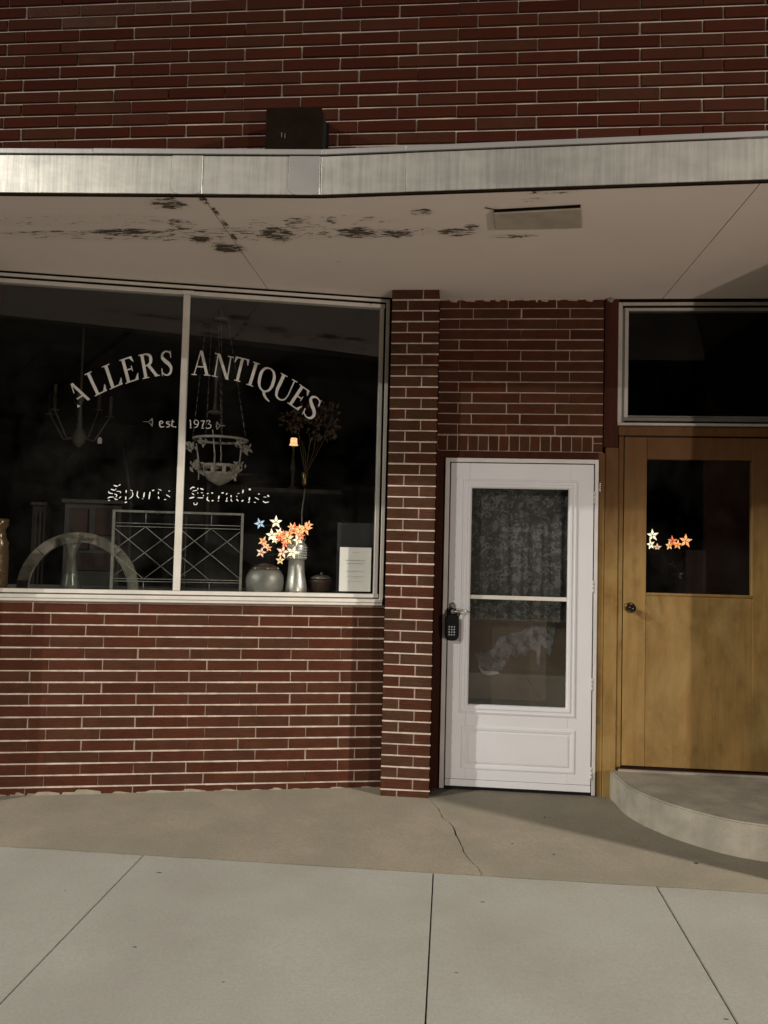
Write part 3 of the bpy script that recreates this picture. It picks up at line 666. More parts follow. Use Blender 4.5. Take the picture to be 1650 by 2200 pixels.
def strokes(lst, off, sc, name, mat, label=None):
    prims = []
    for pts, wd_ in lst:
        if len(pts) == 2: 
            (x0, y0), (x1, y1) = pts; mid = ((x0+x1)/2, (y0+y1)/2); pts = [pts[0], mid, pts[1]]
        ws = [wd_*.55]+[wd_]*(len(pts)-2)+[wd_*.55]
        prims.append(rib(pts, ws, 3))
    return glyph_obj(prims, zz(off, sc) and (lambda a, b: zz(off, sc)((a, b))), name, mat, win, label)
def S_(*a): return (list(a[:-1]), a[-1])
SP = [
 ('S', [S_((360,185),(430,205),22),S_((445,190),(480,170),16),S_((310,255),(380,275),20),S_((385,265),(405,245),10),S_((270,290),(280,320),(345,332),20),S_((410,290),(480,298),(475,325),13),S_((370,340),(415,355),(400,395),17),S_((255,415),(290,395),(360,395),18),S_((375,410),(395,435),(430,435),15),S_((455,415),(490,385),14),S_((260,450),(295,455),14)]),
 ('p', [S_((582,270),(580,315),20),S_((655,268),(700,285),13),S_((690,300),(700,345),(680,390),(630,425),14),S_((575,385),(572,440),20),S_((555,492),(595,480),22)]),
 ('o', [S_((785,290),(775,370),(805,410),20),S_((905,310),(890,400),24),S_((860,422),(890,425),7)]),
 ('r', [S_((1005,300),(985,430),24),S_((1040,280),(1080,270),20)]),
 ('t', [S_((1150,255),(1210,275),12),S_((1155,300),(1152,340),15),S_((1150,385),(1165,425),19)]),
 ('s', [S_((1330,285),(1360,288),14),S_((1290,350),(1360,395),15),S_((1255,437),(1290,437),15)])]
for ch, l in SP: strokes(l, (200, 1020), 8.25, 'worn_letter', M_letter2)
PA = [
 [S_((110,255),(150,220),(190,225),20),S_((245,230),(245,258),17),S_((290,240),(345,262),23),S_((150,290),(235,270),13),S_((245,310),(245,335),12),S_((300,315),(335,320),12),S_((140,325),(180,355),15),S_((345,355),(345,380),13),S_((95,415),(180,395),23),S_((240,405),(300,408),(340,405),15),S_((175,490),(180,525),(225,525),(235,490),13)],
 [S_((405,337),(435,325),15),S_((485,320),(515,322),21),S_((420,390),(410,440),(450,465),21),S_((490,460),(525,455),20)],
 [S_((625,370),(610,430),24),S_((598,462),(622,462),10),S_((665,322),(705,318),20)],
 [S_((770,325),(745,350),17),S_((765,400),(755,445),14),S_((735,465),(775,465),18),S_((835,360),(838,395),24),S_((840,425),(835,455),(860,470),15)],
 [S_((950,335),(985,325),10),S_((935,370),(940,395),12),S_((930,430),(965,465),18),S_((1050,265),(1042,325),23),S_((1020,470),(1055,450),23)],
 [S_((1150,257),(1185,257),34),S_((1165,395),(1155,455),24),S_((1135,490),(1170,475),15)],
 [S_((1315,340),(1345,340),15),S_((1260,400),(1330,440),15),S_((1240,485),(1275,490),13)],
 [S_((1410,392),(1465,395),10),S_((1480,360),(1510,385),28),S_((1400,465),(1440,490),(1505,480),18)]]
for l in PA: strokes(l, (395, 1020), 8.25, 'worn_letter', M_letter2)
EST = [[S_((610,98),(590,105),(588,135),(600,152),(628,148),11),S_((595,125),(618,112),(608,100),8)], [S_((675,105),(650,108),(655,122),(678,132),(668,150),(645,152),10)], [S_((703,88),(697,140),(718,152),11),S_((688,106),(720,104),7)], [S_((722,151),(734,151),14)]]
for l in EST: strokes(l, (200, 880), 4.125, 'small_letter', M_letter)
Y73 = [[S_((68,445),(92,432),24),S_((92,440),(95,600),28),S_((68,606),(125,606),14)], [S_((250,445),(200,435),(172,480),(190,520),(245,530),(272,490),(250,445),18),S_((272,490),(245,570),(180,605),22)], [S_((318,452),(412,450),20),S_((400,455),(365,540),(355,600),26),S_((325,612),(390,616),14)], [S_((440,465),(490,438),(525,465),(490,515),17),S_((485,518),(545,545),(530,600),(470,620),(432,592),19)]]
for l in Y73: strokes(l, (400, 860), 10.31, 'numeral', M_letter)
strokes([S_((440,105),(495,106),6), S_((490,106),(515,85),(520,72),8), S_((490,108),(515,135),(520,150),8), S_((520,72),(524,110),(520,150),12)], (200, 880), 4.125, 'ornament', M_letter3)
strokes([S_((1172,141),(1125,139),6), S_((1125,139),(1105,120),(1098,105),8), S_((1125,141),(1108,160),(1098,175),8), S_((1098,105),(1092,140),(1098,175),12)], (200, 880), 4.125, 'ornament', M_letter3)
# ================================================================== shop interior
room = empty('shop_interior', tuple(NC*CD), PHI, kind='structure')
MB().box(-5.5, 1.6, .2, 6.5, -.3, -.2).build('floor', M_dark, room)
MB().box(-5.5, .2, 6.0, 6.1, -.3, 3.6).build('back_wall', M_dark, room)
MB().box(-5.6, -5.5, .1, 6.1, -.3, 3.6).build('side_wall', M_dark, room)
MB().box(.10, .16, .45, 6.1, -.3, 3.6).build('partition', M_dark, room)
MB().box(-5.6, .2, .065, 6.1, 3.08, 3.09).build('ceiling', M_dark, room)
MB().box(-5.5, .1, .07, 1.05, 1.10, 1.165).build('display_floor', M_pale, room, .004)
ZD = 1.166
def Cobj(name, s, off, z, label, cat, group=None, rz=PHI): return empty(name, tuple(Cw(s, off, z)), rz, label, cat, group)
def pxs(off): # pixels per metre -> local scale at depth off around display
    a = hC(500, 1200, off); b = hC(600, 1200, off); return (b[0]-a[0])/100
# notice sheet and card behind
s0, z0 = hC(728, 1270, .03); s1, z1 = hC(798, 1177, .03)
nt_ = Cobj('notice_sheet', (s0+s1)/2, .03, z0, 'white printed notice taped inside the lower right corner of the window', 'notice')
W2 = (s1-s0)/2; HH = z1-z0
MB().box(-W2, W2, 0, .0015, 0, HH).build('sheet', M_paper, nt_)
lines = [(.885, .26, .30, .010), (.695, .62, .0, .020), (.625, .56, .0, .018), (.475, .1, .0, .008), (.445, .56, 0, .014), (.335, .54, 0, .010), (.30, .24, .1, .008), (.22, .46, -.02, .009)]
pm = MB()
for fy, fw, fo, hh in lines:
    x = -fw*W2+fo*W2*.2; xe = fw*W2+fo*W2*.2
    while x < xe-.002:
        wl = min(R.uniform(.006, .02), xe-x); n = max(2, int(wl/.0022))
        for i in range(n):
            q = x+i*wl/n; ht = hh*HH*R.choice((.5, .55, .6, .95)); pm.box(q, q+wl/n*.62, -.0009, -.0002, fy*HH, fy*HH+ht)
        x += wl+.0035
tag(pm.build('printed_lines', M_print, nt_), kind='stuff')
s0, z0 = hC(724, 1180, .07); s1, z1 = hC(814, 1125, .07)
cd_ = Cobj('display_card', (s0+s1)/2, .07, ZD, 'dark blank card standing behind the white notice', 'card')
MB().box(-(s1-s0)/2, (s1-s0)/2, 0, .003, 0, z1-ZD).build('board', M_paper_d, cd_); MB().box(-.02, .02, .003, .10, 0, .02).build('foot', M_paper_d, cd_)
# leaded panel
OFFP = .11
sa, za = hC(235, 1264, OFFP); sb_, zb_ = hC(524, 1103, OFFP)
lp = Cobj('leaded_window_panel', sa, OFFP, ZD, 'old leaded window sash with a diamond lattice standing in the display', 'window sash')
PW = sb_-sa; PHh = zb_-ZD; fwid = .016
for nm, a in (('frame_bar', (0, fwid, 0, PHh)), ('frame_bar', (PW-fwid, PW, 0, PHh)), ('frame_bar', (fwid, PW-fwid, 0, fwid)), ('frame_bar', (fwid, PW-fwid, PHh-fwid*.9, PHh))):
    bx(nm, M_lead, lp, a[0], a[1], 0, .02, a[2], a[3], .002)
def bar(name, x0, z0, x1, z1, w_=.0055, y=.006):
    return MB().tube([(x0, y, z0), (x1, y, z1)], w_/2, 6).build(name, M_lead, lp)
zt1, zt2 = PHh*.845, PHh*.805; zb1, zb2 = PHh*.155, PHh*.185
for z in (zt1, zt2, zb1, zb2): bar('came', fwid, z, PW-fwid, z)
hx = PW/8.0; top = zt2; bot = zb2; hh = (top-bot)/4
for xv in (2*hx, 4*hx, 6*hx):
    bar('came', xv, zt1, xv, PHh-fwid); bar('came', xv, fwid, xv, zb1)
def clipline(x0, z0, x1, z1):
    t0, t1 = 0, 1
    for lo, hi, a, b in ((fwid, PW-fwid, x0, x1),):
        if a != b:
            ta, tb = (lo-a)/(b-a), (hi-a)/(b-a)
            if ta > tb: ta, tb = tb, ta
            t0, t1 = max(t0, ta), min(t1, tb)
    return (x0+(x1-x0)*t0, z0+(z1-z0)*t0, x0+(x1-x0)*t1, z0+(z1-z0)*t1) if t1-t0 > .04 else None
for k in range(-4, 9, 2):
    for sgn in (1, -1):
        xs_ = k*hx; c = clipline(xs_, top, xs_+sgn*4*hx, bot) if True else None
        if c and 0 <= 1: bar('came', *c, y=.004 if sgn > 0 else .009)
bx('leaded_pane', M_glass2, lp, fwid, PW-fwid, .0125, .0145, fwid, PHh-fwid, 0)
# lathe objects
def lathe_px(cx, prof, off, zb_px):
    s, zb = hC(cx, zb_px, off); k = (hC(cx+50, zb_px, off)[0]-hC(cx-50, zb_px, off)[0])/100
    base_z = zb
    return s, [(r*k, (zb_px-y)*k*1.0) for y, r in prof], k
s, pr, k = lathe_px(568, [(1272, 30), (1268, 36), (1258, 40), (1240, 42), (1228, 40), (1218, 34), (1213, 28)], .16, 1272)
pot = Cobj('pewter_pot', s, .16, ZD, 'round bellied pewter pot with a dark lid beside the silver vase', 'pot')
MB().lathe(pr).build('body', M_pewter, pot)
MB().lathe([(29*k, 58*k), (30*k, 61*k), (22*k, 66*k), (8*k, 70*k), (1*k, 71*k)]).build('lid', M_darkwood, pot)
for a in (-2.3, -1.4, -.5, .6, 1.8):
    MB().ball((31*k*math.cos(a), 31*k*math.sin(a), 60*k), .009, 8).build('lug', M_pewter, pot)
s, pr, k = lathe_px(635, [(1272, 19), (1269, 22), (1262, 24), (1252, 23.5), (1240, 21.5), (1225, 18.5), (1208, 17.2), (1194, 17), (1193, 20), (1191, 21), (1164, 21), (1160, 19.5), (1156, 15), (1155, 13)], .15, 1273)
vs_ = Cobj('silver_vase', s, .15, ZD, 'tall waisted silver vase with a beaded collar, in front of the star lights', 'vase')
MB().lathe(pr, k=40).build('body', M_silver, vs_)
bd = MB()
for r_ in range(5):
    for q in range(30):
        a = 2*math.pi*q/30; bd.ball((21.3*k*math.cos(a), 21.3*k*math.sin(a), (84+r_*5.5)*k), .0045, 6)
tag(bd.build('beading', M_silver, vs_), kind='stuff')
sh_ = MB()
for q in range(9):
    a = 2*math.pi*q/9+.2; r1 = 15*k; sh_.add([(r1*math.cos(a-.3), r1*math.sin(a-.3), 115*k), (r1*math.cos(a+.3), r1*math.sin(a+.3), 115*k), (r1*1.3*math.cos(a), r1*1.3*math.sin(a), (124+R.uniform(0, 8))*k), (r1*1.0*math.cos(a), r1*1.0*math.sin(a), 117*k)], [(0, 1, 2), (1, 3, 2), (3, 0, 2), (0, 3, 1)])
sh_.build('fluted_rim', M_silver, vs_)
s, pr, k = lathe_px(690, [(1271, 22), (1266, 24), (1245, 26), (1240, 28), (1236, 29), (1234, 24)], .2, 1271)
ck = Cobj('lidded_crock', s, .2, ZD, 'small dark brown lidded crock to the right of the silver vase', 'crock')
MB().lathe(pr, k=8).build('body', M_darkwood, ck); MB().lathe([(25*k, 38*k), (23*k, 42*k), (10*k, 46*k), (3*k, 47*k), (4*k, 50*k), (1*k, 52*k)], k=16).build('lid', M_pewter, ck)
s, pr, k = lathe_px(150, [(1267, 24), (1262, 27), (1258, 25), (1250, 23), (1238, 19), (1215, 14), (1195, 11.5), (1180, 11), (1172, 13), (1160, 20), (1146, 25), (1138, 26), (1137, 23)], .16, 1268)
gv = Cobj('glass_vase', s, .16, ZD, 'tall waisted pressed glass vase standing in front of the pale arch', 'vase')
MB().lathe(pr, k=12).build('body', M_cutglass, gv); MB().lathe([(p[0]*.8, p[1]+.003) for p in pr[2:10]], k=12).build('liner', surf('grey_glass', (.12, .125, .11), (.07, .07, .065), 20, .18), gv)
s, pr, k = lathe_px(-8, [(1262, 20), (1255, 23), (1220, 23), (1180, 23), (1160, 21), (1150, 23), (1140, 17), (1120, 14), (1110, 20), (1096, 21), (1094, 17)], .14, 1262)
bv = Cobj('brown_vase', s, .14, ZD, 'amber brown ridged vase cut off by the left edge of the photo', 'vase')
MB().lathe(pr, k=20).build('body', surf('amber_glaze', (.12, .075, .035), (.06, .035, .016), 30, .18, .3, st=(1, 1, 4)), bv)
# pale hoop arch
s, zc_ = hC(166, 1262, .42); k = (hC(216, 1262, .42)[0]-hC(116, 1262, .42)[0])/100
ar = Cobj('arched_frame', s, .42, ZD, 'pale half round arch frame standing behind the glass vase and leaded sash', 'arch')
N = 4
for i in range(N):
    a0, a1 = math.pi*i/N+.004, math.pi*(i+1)/N-.004; m = MB(); ri, ro = 108*k, 131*k; pts = []
    n = 5
    pts = [(ro*math.cos(a0+(a1-a0)*q/n), ro*math.sin(a0+(a1-a0)*q/n)) for q in range(n+1)]+[(ri*math.cos(a1-(a1-a0)*q/n), ri*math.sin(a1-(a1-a0)*q/n)) for q in range(n+1)]
    m.prism(pts, 0, .05); m.build('arch_segment', M_arch, ar, .003)
# star light string
ST = [(558,1125,12,'b'),(593,1122,14,'w'),(584,1150,14,'w'),(600,1143,10,'w'),(632,1135,14,'r'),(656,1136,15,'o'),(603,1155,12,'r'),(617,1157,15,'y'),(565,1163,11,'o'),(561,1187,12,'p'),(607,1186,14,'p'),(629,1187,14,'w'),(602,1204,10,'y'),(647,1152,10,'r'),(622,1146,11,'o'),(640,1146,11,'o'),(610,1148,10,'r'),(590,1160,9,'w'),(570,1172,9,'p'),(663,1128,10,'o'),(644,1138,12,'y'),(596,1150,9,'y'),(640,1160,12,'w'),(577,1178,8,'o'),(626,1132,9,'y'),(612,1168,9,'r')]
STM = {'b': emis('star_blue_white', (.62, .80, .92), .95), 'w': emis('star_cream', (1.0, .90, .68), 1.6), 'r': emis('star_red', (1.0, .33, .16), 1.2), 'o': emis('star_orange', (1.0, .56, .27), 1.5), 'y': emis('star_yellow', (1.0, .74, .38), 1.25), 'p': emis('star_pink', (1.0, .72, .52), 1.2), 'u': surf('star_unlit', (.4, .4, .4), (.2, .2, .2), 40, .2)}
def star_mesh(r, seed):
    m = MB(); rg = random.Random(seed); a0 = rg.uniform(-.25, .25)
    for i in range(5):
        a = math.pi/2+a0+i*2*math.pi/5; d = .5
        L_ = r*rg.uniform(.9, 1.05)
        p = [(.06*r*math.cos(a), .06*r*math.sin(a)), (r*.46*math.cos(a-d), r*.46*math.sin(a-d)), (L_*math.cos(a), L_*math.sin(a)), (r*.46*math.cos(a+d), r*.46*math.sin(a+d))]
        c = (r*.4*math.cos(a), r*.4*math.sin(a))
        vs = [(x, 0, z) for x, z in p]+[(c[0], -r*.16, c[1]), (c[0], r*.16, c[1])]
        m.add(vs, [(0, 1, 4), (1, 2, 4), (2, 3, 4), (3, 0, 4), (1, 0, 5), (2, 1, 5), (3, 2, 5), (0, 3, 5)])
    return m
def star_string(stars, conv, label, seed0=0):
    first = conv(*stars[0][:2], 0)
    root = empty('star_light_string', tuple(first), PHI, label, 'string lights')
    inv = Matrix.Translation(first) @ Matrix.Rotation(PHI, 4, 'Z'); inv = inv.inverted(); prev = None
    for i, (x, y, r, c) in enumerate(stars):
        p = inv @ conv(x, y, i); o = star_mesh(r*.0032, i+seed0).build('star', STM[c], root, loc=p)
        o.rotation_euler = (R.uniform(-.15, .15), R.uniform(-.3, .3), R.uniform(-.35, .35))
        if prev is not None:
            q = (Vector(prev)+Vector(p))/2+Vector((0, .01, -.02)); MB().tube([prev, q, p], .0012, 5).build('wire', M_dried, root)
        prev = Vector(p)+Vector((0, .006, 0))
    return root
def convC(x, y, i):
    off = (.24 if x < 600 or y < 1150 else .05)+.008*(i % 4); s, z = hC(x, y, off); return Cw(s, off, z)
star_string(ST, convC, 'cluster of glowing cream, orange and red star lights beside the silver vase')
# dried bouquet in a stand
s, z = hC(655, 1030, .5); 
bq = Cobj('dried_bouquet', s, .5, ZD, 'tall stand with a spray of dried flowers in the right of the shop window', 'dried flowers')
def L5(x, y): a, b = hC(x, y, .5); return (a-s, 0, b-ZD)
MB().tube([L5(648, 1265), L5(649, 1100), L5(655, 1050)], .006, 8).build('stand', M_lead, bq)
MB().lathe([(.012, 0), (.02, .02), (.018, .05), (.026, .09), (.014, .10)], (L5(654, 1045)[0], 0, L5(654, 1045)[2])).build('holder', M_brass, bq)
for (x, y) in ((625, 895), (640, 900), (660, 885), (690, 900), (705, 915), (680, 930), (715, 890), (650, 945)):
    e = Vector(L5(x, y)); b = Vector(L5(656, 1020)); mid = (e+b)/2+Vector((R.uniform(-.03, .03), R.uniform(-.05, .05), .02))
    e.y = R.uniform(-.07, .07); MB().tube([b, mid, e], .0022, 5).build('stem', M_dried, bq)
fl_ = MB()
for (x, y, n, rad) in ((625, 905, 90, .075), (695, 915, 150, .12), (705, 890, 80, .09), (650, 890, 60, .07)):
    c = Vector(L5(x, y))
    for i in range(n):
        d = Vector((R.gauss(0, 1), R.gauss(0, 1), R.gauss(0, 1))).normalized()*rad*R.random()**.5
        p = c+d; a = Vector((R.uniform(-1, 1), R.uniform(-1, 1), R.uniform(-1, 1)))*.016; b = d.normalized()*.03
        fl_.add([p, p+a, p+b, p-a*.6], [(0, 1, 2), (0, 2, 3)])
tag(fl_.build('flower_heads', M_dried, bq), kind='stuff')
# small lit lamp
s, z = hC(631, 957, .9)
la = Cobj('small_lamp', s, .9, z-.33, 'small lit lamp with a cream bell shade glowing in the dark shop', 'lamp')
kk = (hC(681, 957, .9)[0]-hC(581, 957, .9)[0])/100
MB().lathe([(9.3*kk, .33), (9*kk, .33+2*kk), (7.6*kk, .33+4*kk), (7.2*kk, .33+14*kk), (6.4*kk, .33+16*kk), (6*kk, .33+16*kk)], k=20).build('lamp_shade', emis('lamp_glow', (1.0, .62, .34), 1.5), la)
MB().lathe([(.05, 0), (.052, .01), (.012, .03), (.01, .1), (.02, .16), (.01, .22), (.008, .325)], k=16).build('lamp_base', M_dark, la)
MB().box(-.35, .35, -.12, .25, -.03, 0).build('bracket_shelf', M_dark, la)
# chandelier
CO_ = .45
s, zr = hC(474, 945, CO_); kk = (hC(524, 945, CO_)[0]-hC(424, 945, CO_)[0])/100
ch = Cobj('hanging_chandelier', s, CO_, zr, 'pale iron chandelier with leaf clusters hanging in the middle of the shop window', 'chandelier')
def Lc(x, y, dy=0): a, b = hC(x, y, CO_); return Vector((a-s, dy, b-zr))
ri = 58*kk
ring = MB(); P_ = []
n = 36; vs = []; fs = []
ring.tube([(ri*math.cos(2*math.pi*i/n), ri*math.sin(2*math.pi*i/n), 0) for i in range(n+1)], .009, 8, False); ring.build('ring', M_iron, ch)
rl = MB(); rr_ = 40*kk
zb1_ = Lc(470, 1000).z; zb2_ = Lc(470, 1026).z
for i in range(10):
    a0 = 2*math.pi*(i+.14)/10; a1 = 2*math.pi*(i+.86)/10
    rl.add([(rr_*math.cos(a0), rr_*math.sin(a0), zb1_-.012), (rr_*math.cos(a0), rr_*math.sin(a0), zb1_-.05), (rr_*.97*math.cos(a0-.2), rr_*.97*math.sin(a0-.2), zb1_-.05), (rr_*math.cos(a0-.2), rr_*math.sin(a0-.2), zb1_-.012)], [(0, 1, 2, 3)])
rl.lathe([(rr_, zb1_+.006), (rr_*1.04, zb1_-.004), (rr_, zb1_-.014)], k=30).f.pop()
rl.f.pop(-1) if False else None
rl.lathe([(rr_*.97, zb1_-.05), (rr_*.9, zb1_-.06), (rr_*.6, zb2_-.02), (.03, zb2_-.045), (.008, zb2_-.055)], k=30)
rl.sm = rl.sm[:len(rl.f)]; rl.build('bowl', M_iron, ch)
for (tx, ty, lx, ly, dy) in ((424, 955, 428, 1032, -.06), (461, 930, 463, 1030, -.15), (520, 960, 505, 1035, -.06), (470, 935, 470, 1010, .14)):
    a = Lc(tx, ty, dy); b = Lc(lx, ly, dy*.8); mid = (a+b)/2+Vector((.008, 0, 0))
    MB().tube([a, mid, b], [.004, .006, .0045], 6).build('arm', M_iron, ch)
def leaves(cx, cy, n, rad, dy, seed):
    m = MB(); rg = random.Random(seed); c = Lc(cx, cy, dy)
    for i in range(n):
        p = c+Vector((rg.gauss(0, .45)*rad, rg.gauss(0, .4)*rad, rg.gauss(0, .45)*rad)); a = rg.uniform(0, 6.28); L_ = rg.uniform(.012, .024)
        u = Vector((math.cos(a), rg.uniform(-.4, .4), math.sin(a)))*L_; v = Vector((-math.sin(a), rg.uniform(-.4, .4), math.cos(a)))*L_*.45
        m.add([p-u, p-v+Vector((0, -.004, 0)), p+u, p+v+Vector((0, -.004, 0)), p+Vector((0, .005, 0))], [(0, 1, 2, 3), (0, 4, 1), (1, 4, 2), (2, 4, 3), (3, 4, 0)])
    return m.build('leaf_cluster', M_iron, ch)
for a in ((412, 962, 20, .03, -.07, 1), (436, 952, 16, .028, -.08, 2), (530, 965, 26, .035, -.05, 3), (515, 955, 14, .025, -.08, 4), (425, 1005, 26, .036, -.07, 5), (510, 1008, 30, .04, -.07, 6), (440, 1015, 12, .025, -.05, 7), (500, 1022, 12, .025, -.05, 8)): leaves(*a)
hb_ = Lc(462, 890)
MB().lathe([(.03, 0), (.05, .01), (.045, .02), (.012, .03), (.01, .2), (.02, .25), (.03, .3), (.018, .34), (.012, .45)], (hb_.x, 0, hb_.z), 16).build('column', M_candle, ch)
for (x0, y0, x1, y1, dy) in ((445, 935, 455, 700, -.08), (478, 935, 470, 700, -.1), (528, 940, 490, 690, -.05), (415, 945, 440, 720, -.03), (475, 935, 475, 690, .1)):
    a = Lc(x0, y0, dy); b = Lc(x1, y1, dy*.2); n = 14; m = MB()
    for q in range(n):
        p0_ = a.lerp(b, q/n); p1_ = a.lerp(b, (q+.8)/n); m.tube([p0_, p1_], .0045 if q % 2 else .0032, 5)
    m.build('chain', M_candle, ch)
pt_ = Lc(475, 690); MB().lathe([(.06, 0), (.05, .02), (.015, .03), (.01, .3)], (pt_.x, 0, pt_.z), 16).build('ceiling_cup', M_candle, ch)
# candle chandelier on the left
s, zr = hC(170, 930, .8); c2 = Cobj('candle_chandelier', s, .8, zr, 'dim candle arm chandelier hanging in the left of the shop window', 'chandelier')
def Ld(x, y, dy=0): a, b = hC(x, y, .8); return Vector((a-s, dy, b-zr))
MB().lathe([(.01, -.10), (.04, -.07), (.05, -.02), (.02, .03), (.012, .2), (.03, .26), (.01, .3), (.008, .75)], k=16).build('column', M_candle, c2)
for (x, y, h, dy) in ((107, 890, 50, 0), (126, 885, 55, -.1), (205, 875, 40, .1), (237, 895, 45, 0), (150, 890, 35, .15)):
    b = Ld(x, y, dy); c = Vector((0, 0, -.03))
    MB().tube([c, (c+b)/2+Vector((0, 0, -.10)), b], .006, 6).build('arm', M_candle, c2)
    MB().lathe([(.03, -.005), (.032, 0), (.013, .003), (.0125, h*.0031), (.004, h*.0031+.004)], tuple(b), 10).build('candle', M_candle, c2)
# small white bell tag, cabinet, counter, plank, table shapes deep in the room
s, z = hC(214, 953, .9); tg = Cobj('white_price_tag', s, .9, z, 'small white round topped tag hanging in the dark shop', 'tag')
MB().prism([(-.014, 0), (.014, 0), (.015, .03), (.009, .043), (0, .047), (-.009, .043), (-.015, .03)], 0, .003).build('card', M_paper, tg); MB().tube([(0, .0015, .047), (0, .0015, .5)], .0008, 4).build('cord', M_dried, tg)
s, z = hC(195, 1265, 1.5); cb = Cobj('china_cabinet', s, 1.5, -.2, 'dark cabinet with panelled doors behind the arch frame', 'cabinet')
def Le(x, y): a, b = hC(x, y, 1.5); return a-s, b+.2
x0, z1_ = Le(140, 1080); x1, _ = Le(262, 1080)
MB().box(x0, x1, 0, .45, 0, z1_).build('carcass', M_pale, cb, .004)
for (a, b, c, d) in ((148, 191, 1093, 1150), (204, 250, 1093, 1150), (148, 191, 1160, 1180), (204, 250, 1160, 1180), (148, 250, 1190, 1225)):
    p, q = Le(a, d); r_, t_ = Le(b, c); MB().box(p, r_, -.012, .0, q, t_).build('door_panel', M_darkwood, cb, .003)
MB().box(x0-.02, x1+.02, -.03, .46, z1_, z1_+.03).build('cornice', M_pale, cb, .004)
for (px0, px1, py0, off, nm, lb, ct, mt) in (
    (70, 100, 1085, 1.9, 'wardrobe', 'narrow dark upright cupboard at the left back of the shop', 'cupboard', M_dark),
    (445, 735, 1020, 2.6, 'sideboard', 'long low greyish sideboard at the back of the shop', 'sideboard', M_pale),
    (735, 810, 1045, 2.2, 'radiator_cover', 'slatted pale cover at the right back of the shop', 'radiator cover', M_pale)):
    a, zt_ = hC(px0, py0, off); b, _ = hC(px1, py0, off); e = Cobj(nm, (a+b)/2, off, -.2, lb, ct)
    MB().box(-(b-a)/2, (b-a)/2, 0, .4, 0, zt_+.2).build('body', mt, e, .005)
    MB().box(-(b-a)/2-.01, (b-a)/2+.01, -.02, .41, zt_+.2, zt_+.225).build('top', M_darkwood, e, .003)
    n = max(2, int((b-a)/.28))
    for i in range(n):
        u0 = -(b-a)/2+.02+i*((b-a)-.04)/n; MB().box(u0+.01, u0+((b-a)-.04)/n-.01, -.012, 0, .1, zt_+.15).build('door_panel', M_dark if mt is not M_dark else M_darkwood, e, .003)
s, z = hC(270, 960, 1.2); e = Cobj('curved_post', s, 1.2, -.2, 'thin pale bent wooden post leaning in the shop', 'post')
MB().tube([(-.03, 0, z+.3), (0, 0, z+.1), (.05, 0, z-.2), (.06, 0, 0)], .014, 8).build('post', M_pale, e)
# ================================================================== white storm door
sd = empty('storm_door', (0, 0, 0), 0, 'white storm door with a long glass pane, lace curtain and lower panel', 'door')
DL, DR, DB, DT = -.042, .908, .012, 2.07
F = -.02   # front of frame
zth = .05
# outer frame (z-bar)
bx('door_frame', M_white_d, sd, DL, DL+.028, F, .04, .01, DT, .002)
bx('door_frame', M_white_d, sd, DR-.022, DR, F, .04, .01, DT, .002)
bx('door_frame', M_white_d, sd, DL+.028, DR-.022, F, .04, DT-.026, DT, .002)
bx('frame_gap', M_black, sd, DL+.0285, DL+.034, F+.008, .03, .016, DT-.0265, 0)
bx('frame_gap', M_black, sd, DR-.0275, DR-.0225, F+.006, .03, .016, DT-.0265, 0)
bx('frame_gap', M_black, sd, DL+.034, DR-.0275, F+.006, .03, DT-.031, DT-.0265, 0)
sl0, sl1 = DL+.0345, DR-.028; zb0, zt0 = .03, DT-.0315
G0, G1 = hY(1009, 1300).x, hY(1218, 1300).x; GZ1 = hY(1110, 1046).z; GZ0 = hY(1110, 1518).z
PZ1 = hY(1110, 1562).z; PZ0 = hY(1110, 1655).z; PXa = hY(990, 1600).x; PXb = hY(1234, 1600).x
fy = F+.002
bx('stile', M_white, sd, sl0, G0-.012, fy, .02, zb0+.04, zt0, .0025)
bx('stile', M_white, sd, G1+.012, sl1, fy, .02, zb0+.04, zt0, .0025)
bx('top_rail', M_white, sd, G0-.0118, G1+.0118, fy, .02, GZ1+.012, zt0-.0005, .0015)
bx('bottom_rail', M_white, sd, G0-.0118, G1+.0118, fy, .02, zb0+.0405, GZ0-.012, .0015)
bx('sweep', M_white, sd, sl0, sl1, fy-.004, .015, .028, zb0+.0395, .002)
bx('threshold', M_black, sd, DL, DR, -.005, .06, .003, .0275, 0)
def moulding(x0, x1, z0, z1, wd_, outy, name, profile):
    # mitred picture-frame moulding; profile = list of (inset, y)
    m = MB(); k = len(profile); vs = []
    for (ins, y) in profile:
        vs += [(x0+ins, y, z0+ins), (x1-ins, y, z0+ins), (x1-ins, y, z1-ins), (x0+ins, y, z1-ins)]
    fs = []
    for i in range(k-1):
        for j in range(4):
            a, b = i*4+j, i*4+(j+1) % 4; fs.append((a, b, b+4, a+4))
    m.add(vs, fs); return m.build(name, M_white, sd)
o1 = .055
moulding(G0-o1, G1+o1, GZ0-o1+.005, GZ1+o1-.012, 0, 0, 'glass_moulding', [(0, fy), (.002, fy-.007), (.012, fy-.010), (.016, fy-.006), (.030, fy-.007), (.033, fy-.013), (.046, fy-.012), (.055, fy-.004), (.057, fy+.014)])
moulding(PXa, PXb, PZ0, PZ1, 0, 0, 'panel_moulding', [(0, fy+.0002), (.003, fy-.006), (.012, fy-.007), (.026, fy-.004), (.029, fy-.0008), (.036, fy-.0008), (.039, fy-.005), (.044, fy-.005)])
MB().box(PXa+.044, PXb-.044, fy-.005, fy+.001, PZ0+.044, PZ1-.044).build('raised_panel', M_white, sd, .001)
bx('line_seam', M_alu_d, sd, sl0+.002, sl1-.002, fy-.0006, fy+.002, zb0+.0395, zb0+.041, 0)
bx('glass_pane', M_glass2, sd, G0-.01, G1+.01, .0, .004, GZ0-.01, GZ1+.01, 0)
zm = hY(1110, 1285).z
